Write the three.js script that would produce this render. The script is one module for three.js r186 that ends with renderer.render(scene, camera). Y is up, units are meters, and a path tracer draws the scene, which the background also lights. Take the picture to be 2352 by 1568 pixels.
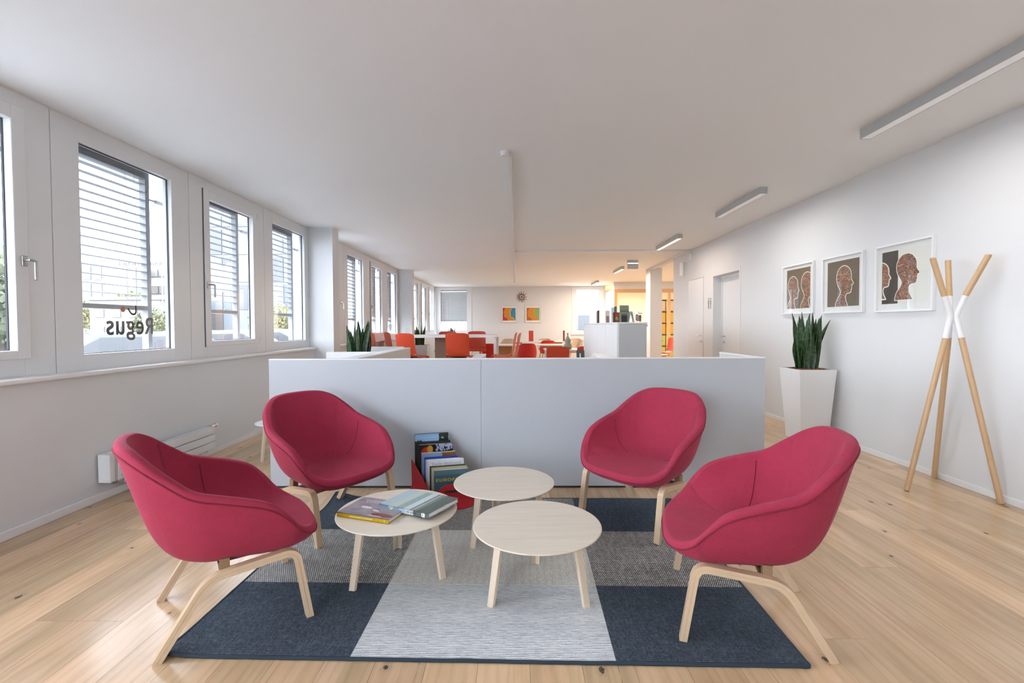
import * as THREE from 'three';
import { RoundedBoxGeometry } from 'three/addons/geometries/RoundedBoxGeometry.js';
import { mergeGeometries } from 'three/addons/utils/BufferGeometryUtils.js';
import { FontLoader } from 'three/addons/loaders/FontLoader.js';
import { TextGeometry } from 'three/addons/geometries/TextGeometry.js';
import { RectAreaLightUniformsLib } from 'three/addons/lights/RectAreaLightUniformsLib.js';

// ---------- camera, sky, exposure ----------
const scene = new THREE.Scene();
const FPX = 1085.73;                                        // focal length in pixels of the 2352 x 1568 frame
const camera = new THREE.PerspectiveCamera(2 * Math.atan(784 / FPX) * 180 / Math.PI, 1.5, 0.05, 600);
{
  const right = new THREE.Vector3(0.99992, -0.00481, -0.01145), back = new THREE.Vector3(0.01157, 0.0247, 0.99963).normalize();
  const up = new THREE.Vector3().crossVectors(back, right).normalize(); right.crossVectors(up, back);
  camera.quaternion.setFromRotationMatrix(new THREE.Matrix4().makeBasis(right, up, back));
  camera.position.set(0, 1.24, 0);
  camera.setViewOffset(2352, 1568, 0, 9.36, 2352, 1568);
}
const SKY = 6.8;
scene.background = new THREE.Color().setRGB(0.90 * SKY, 0.98 * SKY, 1.11 * SKY);   // bright hazy white sky
const renderer = new THREE.WebGLRenderer({ antialias: true });
renderer.toneMapping = THREE.LinearToneMapping;
renderer.toneMappingExposure = 2.15;
renderer.shadowMap.enabled = true;
RectAreaLightUniformsLib.init();
const LAMP_COOL = 26, LAMP_WARM = 140, BOOTH = 34;          // radiance of the lamps' light

// ---------- helpers ----------
let seed = 7;
const rnd = () => { seed = (seed * 1664525 + 1013904223) >>> 0; return seed / 4294967296; };
const rr = (a, b) => a + (b - a) * rnd();
const V = (x, y, d) => new THREE.Vector3(x, y, -d);         // x right, y up, d = depth into the room
const names = {};
function numbered(n) { if (!(n in names)) { names[n] = 0; return n; } names[n]++; return n + '_' + String(names[n]).padStart(3, '0'); }
function tag(o, label, category, group, kind) {
  o.userData.label = label; o.userData.category = category;
  if (group) o.userData.group = group; if (kind) o.userData.kind = kind; return o;
}
function shade(o) { o.castShadow = true; o.receiveShadow = true; return o; }
function mesh(name, geo, mat, parent) {                     // one named Mesh; geo may be a list to be joined
  if (Array.isArray(geo)) geo = mergeGeometries(geo.map((g) => { g = g.index ? g.toNonIndexed() : g; for (const k of Object.keys(g.attributes)) if (!['position', 'normal', 'uv'].includes(k)) g.deleteAttribute(k); return g; }));
  const m = shade(new THREE.Mesh(geo, mat));
  m.name = parent ? name : numbered(name); (parent || scene).add(m); return m;
}
function thing(name, label, category, pos, turn = 0, group) {
  const g = new THREE.Group(); g.name = numbered(name); if (pos) g.position.copy(pos); g.rotation.y = turn; scene.add(g);
  return tag(g, label, category, group);
}
function dup(o, pos, turn, label) {
  const c = o.clone(); c.userData = { ...o.userData }; c.name = numbered(o.name.replace(/_\d{3}$/, '')); scene.add(c);
  if (pos) c.position.copy(pos); if (turn !== undefined) c.rotation.y = turn; if (label) c.userData.label = label; return c;
}
function struct(name, geo, mat, label, category) { const m = mesh(name, geo, mat); m.name = name; return tag(m, label, category, null, 'structure'); }
function structGroup(name, label, category) { const g = new THREE.Group(); g.name = name; scene.add(g); return tag(g, label, category, null, 'structure'); }
const bx = (x0, x1, y0, y1, d0, d1) => new THREE.BoxGeometry(x1 - x0, y1 - y0, d1 - d0).translate((x0 + x1) / 2, (y0 + y1) / 2, -(d0 + d1) / 2);
const rbx = (x0, x1, y0, y1, d0, d1, r = 0.004) => new RoundedBoxGeometry(x1 - x0, y1 - y0, d1 - d0, 2, r).translate((x0 + x1) / 2, (y0 + y1) / 2, -(d0 + d1) / 2);
const cyl = (r0, r1, h, n = 20) => new THREE.CylinderGeometry(r1, r0, h, n);   // r0 bottom, r1 top
function rod(a, b, r0, r1 = r0, n = 16) {
  const d = new THREE.Vector3().subVectors(b, a), g = new THREE.CylinderGeometry(r1, r0, d.length(), n);
  g.applyQuaternion(new THREE.Quaternion().setFromUnitVectors(new THREE.Vector3(0, 1, 0), d.clone().normalize()));
  return g.translate((a.x + b.x) / 2, (a.y + b.y) / 2, (a.z + b.z) / 2);
}
const tube = (pts, r, n = 40, k = 8, closed = false) => new THREE.TubeGeometry(new THREE.CatmullRomCurve3(pts, closed), n, r, k, closed);
// a sheet f(u, v) -> Vector3, u and v in 0..1, given thickness t on its back side
function sheet(f, nu, nv, t = 0) {
  const P = [], N = [], pos = [], uv = [], idx = [];
  const e = 1e-3, at = (u, v) => f(Math.min(1, Math.max(0, u)), Math.min(1, Math.max(0, v)));
  for (let j = 0; j <= nv; j++) for (let i = 0; i <= nu; i++) {
    const u = i / nu, v = j / nv, p = at(u, v);
    const du = at(u + e, v).sub(at(u - e, v)), dv = at(u, v + e).sub(at(u, v - e));
    P.push(p); N.push(du.cross(dv).normalize());
  }
  const W = nu + 1;
  const push = (p, i, j) => { pos.push(p.x, p.y, p.z); uv.push(i / nu, j / nv); };
  for (let j = 0; j <= nv; j++) for (let i = 0; i <= nu; i++) push(P[j * W + i], i, j);
  for (let j = 0; j < nv; j++) for (let i = 0; i < nu; i++) { const a = j * W + i; idx.push(a, a + 1, a + W, a + 1, a + W + 1, a + W); }
  if (t) {
    const o = pos.length / 3;
    for (let j = 0; j <= nv; j++) for (let i = 0; i <= nu; i++) push(P[j * W + i].clone().addScaledVector(N[j * W + i], -t), i, j);
    for (let j = 0; j < nv; j++) for (let i = 0; i < nu; i++) { const a = o + j * W + i; idx.push(a, a + W, a + 1, a + 1, a + W, a + W + 1); }
    const edge = (list) => { const s = pos.length / 3; for (const k of list) { const q = P[k], r = q.clone().addScaledVector(N[k], -t); pos.push(q.x, q.y, q.z, r.x, r.y, r.z); uv.push(0, 0, 0, 1); } for (let k = 0; k < list.length - 1; k++) { const a = s + 2 * k; idx.push(a, a + 1, a + 2, a + 1, a + 3, a + 2); } };
    const R = (n, g) => Array.from({ length: n }, (_, k) => g(k));
    edge(R(W, (k) => k)); edge(R(W, (k) => nv * W + nu - k)); edge(R(nv + 1, (k) => (nv - k) * W)); edge(R(nv + 1, (k) => k * W + nu));
  }
  const g = new THREE.BufferGeometry();
  g.setAttribute('position', new THREE.Float32BufferAttribute(pos, 3)); g.setAttribute('uv', new THREE.Float32BufferAttribute(uv, 2)); g.setIndex(idx); g.computeVertexNormals(); return g;
}
// a strip of rectangular section (w across the path's plane, t in it) swept along points of the plane z = 0
function sweepStrip(pts, w, t0, t1) {
  const pos = [], idx = [], uv = [], n = pts.length; let L = 0;
  for (let i = 0; i < n; i++) {
    const a = pts[Math.max(0, i - 1)], b = pts[Math.min(n - 1, i + 1)], dx = b.x - a.x, dy = b.y - a.y, l = Math.hypot(dx, dy), nx = -dy / l, ny = dx / l;
    if (i) L += Math.hypot(pts[i].x - pts[i - 1].x, pts[i].y - pts[i - 1].y);
    const c = [[t1, -w / 2], [t1, w / 2], [t1, w / 2], [t0, w / 2], [t0, w / 2], [t0, -w / 2], [t0, -w / 2], [t1, -w / 2]];
    c.forEach(([t, z], k) => { pos.push(pts[i].x + nx * t, pts[i].y + ny * t, z); uv.push(L, (k % 2) * 0.03 + (k >> 1) * 0.04); });
  }
  for (let i = 0; i < n - 1; i++) for (let k = 0; k < 8; k += 2) { const a = i * 8 + k; idx.push(a, a + 1, a + 8, a + 1, a + 9, a + 8); }
  for (const s of [0, (n - 1) * 8]) { if (s) idx.push(s, s + 2, s + 4, s, s + 4, s + 6); else idx.push(0, 4, 2, 0, 6, 4); }
  const g = new THREE.BufferGeometry();
  g.setAttribute('position', new THREE.Float32BufferAttribute(pos, 3)); g.setAttribute('uv', new THREE.Float32BufferAttribute(uv, 2)); g.setIndex(idx); g.computeVertexNormals(); return g;
}
function fillet(points, rad, k = 8) {                       // 2-D polyline with rounded corners
  const out = [points[0].clone()];
  for (let i = 1; i < points.length - 1; i++) {
    const p = points[i], a = points[i - 1].clone().sub(p).normalize().multiplyScalar(rad[i - 1]).add(p), b = points[i + 1].clone().sub(p).normalize().multiplyScalar(rad[i - 1]).add(p);
    for (let j = 0; j <= k; j++) { const t = j / k; out.push(new THREE.Vector2((1 - t) * (1 - t) * a.x + 2 * t * (1 - t) * p.x + t * t * b.x, (1 - t) * (1 - t) * a.y + 2 * t * (1 - t) * p.y + t * t * b.y)); }
  }
  out.push(points[points.length - 1].clone()); return out;
}
// ---------- noise and textures ----------
const hash = (x, y, s = 0) => { let h = (x * 374761393 + y * 668265263 + s * 974634721) | 0; h = Math.imul(h ^ (h >>> 13), 1274126177); return ((h ^ (h >>> 16)) >>> 0) / 4294967296; };
function noise(x, y, s = 0) {
  const i = Math.floor(x), j = Math.floor(y), u = x - i, v = y - j, a = u * u * (3 - 2 * u), b = v * v * (3 - 2 * v);
  const p = hash(i, j, s), q = hash(i + 1, j, s), r = hash(i, j + 1, s), t = hash(i + 1, j + 1, s);
  return p + (q - p) * a + (r - p) * b + (p - q - r + t) * a * b;
}
const fbm = (x, y, s, o = 4) => { let f = 0, a = 0.5; for (let k = 0; k < o; k++) { f += a * noise(x, y, s + k); x *= 2.03; y *= 2.03; a *= 0.5; } return f; };
function texture(w, h, f, srgb = true, rep = true) {        // f(u, v, x, y) -> [r, g, b] in 0..1 (sRGB if srgb)
  const d = new Uint8Array(w * h * 4);
  for (let y = 0; y < h; y++) for (let x = 0; x < w; x++) { const c = f(x / w, y / h, x, y), k = (y * w + x) * 4; for (let m = 0; m < 3; m++) d[k + m] = Math.max(0, Math.min(255, c[m] * 255)); d[k + 3] = 255; }
  const t = new THREE.DataTexture(d, w, h, THREE.RGBAFormat); t.magFilter = THREE.LinearFilter; t.minFilter = THREE.LinearMipmapLinearFilter; t.generateMipmaps = true;
  if (rep) t.wrapS = t.wrapT = THREE.RepeatWrapping; if (srgb) t.colorSpace = THREE.SRGBColorSpace; t.needsUpdate = true; return t;
}
function canvasTex(w, h, draw) {
  const c = document.createElement('canvas'); c.width = w; c.height = h; draw(c.getContext('2d'), w, h);
  const t = new THREE.CanvasTexture(c); t.colorSpace = THREE.SRGBColorSpace; return t;
}
const std = (color, roughness = 0.6, extra = {}) => new THREE.MeshStandardMaterial({ color, roughness, ...extra });
const lin = (r, g, b) => new THREE.Color().setRGB(r, g, b);
const FONT = await new FontLoader().loadAsync('fonts/droid/droid_sans_bold.typeface.json');
const FONTR = await new FontLoader().loadAsync('fonts/droid/droid_sans_regular.typeface.json');
const textGeo = (s, size, depth, font = FONT) => new TextGeometry(s, { font, size, depth, curveSegments: 6 });

// ---------- materials ----------
const M = {};
const plasterBump = texture(256, 256, (u, v) => { const n = 0.5 * hash(u * 256 | 0, v * 256 | 0, 3) + 0.5 * noise(u * 64, v * 64, 4); return [n, n, n]; }, false);
M.wall = std(lin(0.72, 0.73, 0.74), 0.75, { bumpMap: plasterBump, bumpScale: 0.0004 });
M.ceiling = std(lin(0.86, 0.875, 0.885), 0.85);
M.trim = std(lin(0.82, 0.82, 0.815), 0.4);
M.pvc = std(lin(0.76, 0.77, 0.78), 0.28);
M.gap = std(lin(0.12, 0.12, 0.12), 0.8);
M.gasket = std(lin(0.05, 0.055, 0.07), 0.6);
M.alu = std(lin(0.50, 0.52, 0.525), 0.4, { metalness: 0.25 });
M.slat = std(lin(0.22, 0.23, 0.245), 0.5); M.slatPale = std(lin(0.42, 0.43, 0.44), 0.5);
M.chrome = std(lin(0.75, 0.75, 0.75), 0.16, { metalness: 1 });
M.steel = std(lin(0.55, 0.55, 0.55), 0.3, { metalness: 1 });
M.glass = new THREE.MeshPhysicalMaterial({ color: lin(0.97, 0.985, 0.98), roughness: 0, transmission: 1, thickness: 0, ior: 1.5 });
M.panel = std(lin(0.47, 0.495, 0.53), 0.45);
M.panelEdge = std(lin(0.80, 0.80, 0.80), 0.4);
M.dark = std(lin(0.03, 0.03, 0.032), 0.6);
M.black = std(lin(0.015, 0.015, 0.015), 0.5);
M.paper = std(lin(0.80, 0.80, 0.78), 0.8);
M.white = std(lin(0.80, 0.80, 0.80), 0.4);
// ---------- floor: oak planks ----------
const HC = 2.696, XL = -3.0, XW = -3.075, XR = 3.373, DB = 17.6, DF = -2.7, WF = 0.19;
function oakTexture(s, light) {
  const knots = []; const n = 1 + Math.floor(hash(s, 1) * 3);
  for (let k = 0; k < n; k++) knots.push([0.15 + 0.7 * hash(s, k, 5), 0.08 + 0.84 * hash(s, k, 6), 0.35 + 0.65 * hash(s, k, 7)]);
  const crack = [hash(s, 3, 9), hash(s, 4, 9) * 0.7, 0.15 + 0.25 * hash(s, 5, 9)];
  return texture(256, 1536, (u, v) => {
    let du = 0, halo = 0, core = 0, d2s = 9;
    for (const [ku, kv, r] of knots) {
      const a = (u - ku) * 0.19 / 0.011, b = (v - kv) * 2.2 / 0.02, d2 = (a * a + b * b) / (r * r) * (0.55 + 1.1 * noise(u * 34, v * 190, s + 7)), w = Math.exp(-((u - ku) * (u - ku) * 55 + (v - kv) * (v - kv) * 260));
      du += (u - ku) * -0.75 * w; halo = Math.max(halo, Math.exp(-d2 * 0.25)); d2s = Math.min(d2s, Math.sqrt(d2)); core = Math.max(core, 1 / (1 + Math.exp((d2 - 0.9) * 9)));
    }
    const warp = 0.035 * (fbm(v * 5, u * 2 + s, s, 3) - 0.5), g = u + du + warp * 3;
    const ring = 0.5 + 0.5 * Math.sin((g * 26 + fbm(v * 3.2, u * 3, s + 20, 3) * 14));
    const fine = fbm(u * 120, v * 26, s + 40, 3), pore = Math.pow(noise(u * 190, v * 60, s + 60), 7), broad = fbm(u * 2.5, v * 5, s + 80, 3);
    let t = 0.905 + 0.09 * (broad - 0.5) * 2 - 0.04 * Math.pow(ring, 3) - 0.05 * (fine - 0.45) - 0.04 * pore;
    const cv = v - crack[1]; if (cv > 0 && cv < crack[2]) { const cu = crack[0] + 0.05 * (fbm(v * 14, 2, s, 3) - 0.5); t -= 0.42 * Math.exp(-Math.pow((u - cu) * 190, 2)) * Math.min(1, noise(v * 60, s, 5) * 1.6) * Math.sin(Math.PI * cv / crack[2]); }
    t -= 0.10 * halo + 0.10 * halo * Math.sin(d2s * 9) + 0.40 * core * (0.75 + 0.5 * noise(u * 90, v * 400, s)); t *= light;
    const red = 1 + 0.05 * (fbm(u * 1.5, v * 3, s + 99, 2) - 0.5);
    return [t * 0.985 * red, t * 0.83, t * (0.66 + 0.05 * (broad - 0.5)) + 0.03 * core];
  });
}
const oakTex = [0.955, 0.92, 0.89, 0.975, 0.935, 0.905, 0.87, 0.945].map((l, i) => oakTexture(11 + i * 7, l));
const oakRough = texture(128, 512, (u, v) => { const n = 0.18 + 0.06 * fbm(u * 40, v * 24, 5, 3) + 0.04 * noise(u * 6, v * 9, 6); return [n, n, n]; }, false);
M.oak = oakTex.map((t) => new THREE.MeshStandardMaterial({ map: t, roughness: 1, roughnessMap: oakRough }));
{
  const floor = structGroup('floor', 'light oak plank floor with knots and fine cracks', 'floor');
  mesh('subfloor', [bx(XL - 0.5, 7.8, -0.2, -0.016, DF - 0.2, 22)], M.dark, floor);
  const lens = [2.2, 1.75, 1.3, 0.9, 0.5].map((l) => [l, new THREE.BoxGeometry(WF - 0.0012, 0.016, l - 0.0014)]);
  const D0 = 0.2, D1 = 9.4; let col = 0;
  for (let x = XL + 0.0; x < XR - 0.01; x += WF, col++) {
    let d = D0 - [0, 1.3, 0.55, 1.75, 0.9][col % 5];
    while (d < D1) {
      const l = lens[rnd() < 0.75 ? 0 : 1 + Math.floor(rnd() * 2)];
      if (d + l[0] > D0) {
        const p = mesh('plank', l[1], M.oak[Math.floor(rnd() * 8)], floor);
        p.position.set(x + WF / 2, -0.008, -(d + l[0] / 2)); if (rnd() < 0.5) p.rotation.y = Math.PI;
      }
      d += l[0];
    }
  }
  const rest = M.oak[1].clone(); rest.map = oakTex[1].clone(); rest.map.repeat.set(1, 1);
  const slab = (x0, x1, d0, d1) => { const g = new THREE.PlaneGeometry(x1 - x0, d1 - d0).rotateX(-Math.PI / 2).translate((x0 + x1) / 2, -0.0035, -(d0 + d1) / 2), p = g.attributes.position, uv = g.attributes.uv; for (let i = 0; i < p.count; i++) uv.setXY(i, p.getX(i) / WF, p.getZ(i) / 2.2); return g; };
  mesh('far_boards', [slab(XL, 7.7, 9.3, 22), slab(XL, XR, DF, -1.9)], rest, floor);
}
// ---------- ceiling and walls ----------
struct('ceiling', [bx(-3.6, XR + 0.2, HC, HC + 0.2, DF - 0.2, 10.3), bx(-3.6, 7.8, HC, HC + 0.2, 10.3, DB + 0.3), bx(3.0, 7.8, HC, HC + 0.2, DB + 0.3, 22)], M.ceiling, 'plain white plaster ceiling over the lounge and office', 'ceiling');
struct('wall_left', [bx(-3.42, XL, -0.3, 0.905, DF, DB), bx(-3.17, XW + 0.0, 2.682, HC, DF, DB), bx(-3.62, -3.17, 2.60, 2.95, DF, DB), bx(XL - 0.5, XL + 0, -0.1, HC, DF - 0.2, -2.13)], M.wall, 'white parapet wall under the row of windows', 'wall');
struct('wall_front', [bx(-3.5, -2.7, -0.1, HC, DF - 0.2, DF), bx(-2.7, -1.3, -0.1, 0.12, DF - 0.2, DF), bx(-2.7, -1.3, 2.5, HC, DF - 0.2, DF), bx(-1.3, XR + 0.2, -0.1, HC, DF - 0.2, DF)], M.wall, 'plain white end wall of the lounge', 'wall');
{ // right wall with a door opening and a niche
  const w = structGroup('wall_right', 'long white wall with pictures and two doors', 'wall');
  mesh('plaster', [bx(XR, XR + 0.2, -0.1, HC, DF, 7.214), bx(XR, XR + 0.2, 2.07, HC, 7.214, 8.2), bx(XR, XR + 0.2, -0.1, HC, 8.2, 8.615), bx(XR, XR + 0.2, 2.105, HC, 8.615, 9.41), bx(XR, XR + 0.2, -0.1, HC, 9.41, 10.27), bx(XR + 0.2, XR + 0.35, -0.1, HC, 7.1, 8.3)], M.wall, w);
  mesh('beam', [bx(XR - 0.02, XR + 0.1, HC - 0.045, HC + 0.02, 10.27, 12.12)], M.wall, w);
}
struct('wall_side_room', [bx(7.6, 7.8, -0.1, HC, 10.2, 22), bx(XR + 0.2, 7.8, -0.1, HC, 10.07, 10.27)], M.wall, 'white wall beyond the end of the long wall', 'wall');
{ // back wall with two window openings
  const o = [], hole = [[-2.95, -1.80], [2.10, 3.13]]; let x = -3.45;
  for (const [a, b] of hole) { o.push(bx(x, a, -0.1, HC, DB, DB + 0.3), bx(a, b, -0.1, 0.96, DB, DB + 0.3), bx(a, b, 2.66, HC, DB, DB + 0.3)); x = b; }
  o.push(bx(x, 3.26, -0.1, HC, DB, DB + 0.3));
  struct('wall_back', o, M.wall, 'white far end wall with a sunburst clock and two small pictures', 'wall');
}
{ // square columns between the windows, and one beside the side room
  const c1 = struct('trim_1', [bx(-3.3, -2.714, 0, HC, 6.95, 7.19)], M.wall, 'white square column between window groups beside the partition', 'column');
  const c2 = struct('trim_2', [bx(-3.3, -2.725, 0, HC, 12.2, 12.48)], M.wall, 'white square column between far window groups near the high table', 'column');
  const c3 = struct('trim_3', [bx(3.39, 3.69, 0, HC, 12.12, 12.52)], M.wall, 'white square column standing beside the wooden glazed booth', 'column');
}
struct('baseboard_left', [rbx(XL, XL + 0.013, 0, 0.055, DF, 6.95)], M.trim, 'low white baseboard along the window wall', 'baseboard');
struct('baseboard_right', [rbx(XR - 0.013, XR, 0, 0.05, DF, 7.2), rbx(XR - 0.013, XR, 0, 0.05, 8.2, 8.6), rbx(XR - 0.013, XR, 0, 0.05, 9.42, 10.26)], M.trim, 'low white baseboard along the picture wall', 'baseboard');
{ // window sill: board with a rounded nose
  const nose = (d0, d1) => [rbx(XW - 0.02, -2.955, 0.905, 0.938, d0, d1, 0.012)];
  struct('trim_4', nose(DF, 6.985), M.trim, 'white window sill with rounded nose above the radiator', 'window sill');
  struct('trim_5', [...nose(7.19, 12.2), ...nose(12.48, 17.58)], M.trim, 'white window sill running along the far windows', 'window sill');
}
// ---------- windows ----------
const MOD = 1.3108, D1ST = 3.113;
const bead = (x, d0, d1, y0, y1, t, depth) => {             // frame of four bars round an opening, inner face at x
  return [bx(x - depth, x, y0, y1, d0 - t, d0), bx(x - depth, x, y0, y1, d1, d1 + t), bx(x - depth, x, y1, y1 + t, d0 - t, d1 + t), bx(x - depth, x, y0 - t, y0, d0 - t, d1 + t)];
};
function ring(x, depth, o, i, r = 0.004) {                   // bars between outer rectangle o and inner rectangle i: [d0, d1, y0, y1]
  return [rbx(x - depth, x, o[2], o[3], o[0], i[0], r), rbx(x - depth, x, o[2], o[3], i[1], o[1], r), rbx(x - depth, x, i[3], o[3], i[0] - 0.002, i[1] + 0.002, r), rbx(x - depth, x, o[2], i[2], i[0] - 0.002, i[1] + 0.002, r)];
}
const handleGeo = () => { // lever handle on a plate; local x = into the room
  return [new RoundedBoxGeometry(0.012, 0.065, 0.03, 2, 0.005).translate(0.006, 0, 0), rod(new THREE.Vector3(0.006, 0.006, 0), new THREE.Vector3(0.05, 0.006, 0), 0.008), tube([new THREE.Vector3(0.045, 0.006, 0), new THREE.Vector3(0.052, 0.004, -0.012), new THREE.Vector3(0.052, 0.0, -0.022)], 0.0085, 8), new RoundedBoxGeometry(0.014, 0.125, 0.019, 2, 0.006).translate(0.052, -0.055, -0.026)];
};
let wn = 0;
function leftWindow(d0, d1, kind, label) {                   // kind: 'fixed' | 'L' | 'R' (side of the handle in the picture)
  const w = structGroup('window_' + (++wn), label, 'window');
  const s = (d1 - d0) / 1.32, y0 = 0.936, y1 = 2.684, g = 0.0018;
  const o = [d0 + g, d1 - g, y0, y1];
  mesh('mullion', [bx(XW - 0.085, XW - 0.006, y0, y1, d0 - 0.01, d0 + 0.01), bx(XW - 0.085, XW - 0.006, y0, y1, d1 - 0.01, d1 + 0.01)], M.gap, w);
  let gl;
  if (kind === 'fixed') {
    gl = [d0 + 0.205 * s, d1 - 0.222 * s, 1.052, 2.552];
    mesh('frame', ring(XW, 0.08, o, gl), M.pvc, w);
  } else {
    const sash = [d0 + 0.20 * s, d1 - 0.173 * s, 1.048, 2.602];
    gl = [d0 + 0.284 * s, d1 - 0.257 * s, 1.103, 2.512];
    mesh('frame', ring(XW, 0.08, o, [sash[0] + 0.03, sash[1] - 0.03, sash[2] + 0.03, sash[3] - 0.03]), M.pvc, w);
    const sh = mesh('sash', ring(XW + 0.014, 0.07, sash, gl, 0.006), M.pvc, w);
    if (kind === 'L') mesh('joint', bx(XW - 0.01, XW + 0.006, sash[2] - 0.004, sash[3], sash[0] - 0.009, sash[0] - 0.001), M.gap, w);
    const h = mesh('handle', handleGeo(), M.handle || (M.handle = std(lin(0.42, 0.43, 0.44), 0.28, { metalness: 0.9 })), w);
    h.position.copy(V(XW + 0.014, 1.655, kind === 'L' ? sash[0] + 0.035 : sash[1] - 0.035));
    if (kind === 'R') h.scale.z = 1;
    mesh('hinge', [rod(V(XW + 0.012, 1.06, kind === 'L' ? sash[1] + 0.006 : sash[0] - 0.006), V(XW + 0.012, 1.13, kind === 'L' ? sash[1] + 0.006 : sash[0] - 0.006), 0.006), rod(V(XW + 0.012, 2.5, kind === 'L' ? sash[1] + 0.006 : sash[0] - 0.006), V(XW + 0.012, 2.57, kind === 'L' ? sash[1] + 0.006 : sash[0] - 0.006), 0.006)], M.pvc, w);
  }
  mesh('gasket', bead(XW - 0.036, gl[0] + 0.006, gl[1] - 0.006, gl[2] + 0.006, gl[3] - 0.006, 0.012, 0.012), M.gasket, w);
  mesh('pane', [bx(XW - 0.052, XW - 0.048, gl[2] - 0.01, gl[3] + 0.01, gl[0] - 0.01, gl[1] + 0.01)].map((g2) => new THREE.PlaneGeometry(gl[1] - gl[0] + 0.02, gl[3] - gl[2] + 0.02).rotateY(Math.PI / 2).translate(XW - 0.05, (gl[2] + gl[3]) / 2, -(gl[0] + gl[1]) / 2)), M.glass, w);
  return w;
}
// exterior venetian blinds in the window reveal
const slatShape = (len) => { // curved metal slat along z
  const f = (u, v) => { const a = (u - 0.5) * 0.064, c = 0.006 * (1 - 4 * (u - 0.5) * (u - 0.5)); return new THREE.Vector3(a, c, (v - 0.5) * len); };
  return sheet(f, 6, 1, 0.0012);
};
const slatG = slatShape(0.925);
function blind(d0, d1, bottom, tilt, label) {
  const b = thing('venetian_blind', label, 'blind', V(-3.23, 0, d0 + 0.4875), 0, 'outdoor blinds along the window wall');
  const L = 0.93;
  mesh('head_rail', [new RoundedBoxGeometry(0.07, 0.07, L, 2, 0.006).translate(0, 2.575, 0), bx(-0.04, 0.04, 2.535, 2.54, -L / 2, L / 2), bx(-0.04, 0.04, 2.525, 2.53, -L / 2, L / 2), bx(-0.04, 0.04, 2.515, 2.52, -L / 2, L / 2)], M.slat, b);
  let y = 2.47; const step = tilt > 0.6 ? 0.058 : 0.0684;
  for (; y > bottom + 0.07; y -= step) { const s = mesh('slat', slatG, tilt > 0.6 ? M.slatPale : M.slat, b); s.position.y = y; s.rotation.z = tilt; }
  mesh('bottom_rail', new RoundedBoxGeometry(0.075, 0.038, L, 2, 0.006).translate(0, bottom + 0.02, 0), M.slat, b);
  for (const z of [-L * 0.36, L * 0.36]) mesh('cord', [rod(new THREE.Vector3(0.038, bottom, z), new THREE.Vector3(0.038, 2.55, z), 0.0016, 0.0016, 6), rod(new THREE.Vector3(-0.038, bottom, z), new THREE.Vector3(-0.038, 2.55, z), 0.0016, 0.0016, 6)], M.slat, b);
  return b;
}
const guideLab = ['outside the window with raised shutter', 'beside the blind of the sticker window', 'beside the blind next to the sticker window', 'beside the blind by the white column', 'hidden behind the white column', 'beside the blind behind the snake plant', 'beside the middle blind of the second group', 'beside the blind of the small sticker window', 'hidden behind the second column', 'beside the first blind past the second column', 'beside the second blind past the second column', 'outside the last window in the far corner'];
function guide(d, k) {
  const g = thing('guide_rail', 'aluminium guide post with cross bar ' + guideLab[k], 'post', V(-3.23, 0, d), 0, 'blind guide posts');
  mesh('post', [rbx(-0.03, 0.03, 0.9, 2.60, -0.022, 0.022, 0.004)], M.rail || (M.rail = std(lin(0.20, 0.21, 0.225), 0.45)), g);
  mesh('cross_bar', [rbx(-0.008, 0.008, 2.352, 2.368, 0.022, 0.34, 0.003), rbx(-0.012, 0.012, 2.345, 2.375, 0.12, 0.34, 0.003)], M.rail, g);
}
const kinds = ['fixed', 'L', 'fixed', 'R'];
const winLab = ['fixed window with a mirrored lettering sticker on its glass', 'opening window beside the sticker window, lever handle at its near side', 'fixed window next to the white column by the partition', 'opening window at the far side of the column, mostly hidden', 'fixed window behind the snake plant in the box', 'opening window in the middle of the second window group', 'fixed window with small sticker beside the second column', 'opening window hidden behind the second column', 'first narrow window beyond the second column', 'middle window beyond the second column', 'last window in the corner of the far end wall'];
const wins = [];
for (let k = -4; k <= 10; k++) {
  const d0 = D1ST + k * MOD, d1 = d0 + MOD, kind = k === 10 ? 'L' : kinds[((k % 4) + 4) % 4];
  wins[k + 4] = leftWindow(d0, Math.min(d1, DB - 0.005), kind, k < 0 ? (k === -1 ? 'opening window with lever handle beside the sticker window, shutter raised' : 'window of the same row further along the window wall') : winLab[k]);
}
const bl = { '0': [1.385, -0.03], '1': [1.385, -0.03], '2': [1.385, -0.03], '4': [1.36, 0.12], '5': [1.36, 1.1], '6': [1.36, 1.15], '8': [1.36, 1.15], '9': [1.36, 1.15] };
const bw = ['half lowered outdoor blind over the sticker window', 'half lowered outdoor blind over the opening window next to the sticker', 'half lowered outdoor blind over the window by the white column', '', 'outdoor blind over the window behind the snake plant', 'closed outdoor blind over the middle window of the second group', 'closed outdoor blind over the window with the small sticker', '', 'closed outdoor blind over the first window past the second column', 'closed outdoor blind over the middle window past the second column'];
for (const k in bl) { const d0 = D1ST + k * MOD; blind(d0, d0 + MOD, bl[k][0], bl[k][1], bw[k]); }
for (let k = -1; k <= 10; k++) guide(D1ST + k * MOD + 0.975, k + 1);
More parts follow.
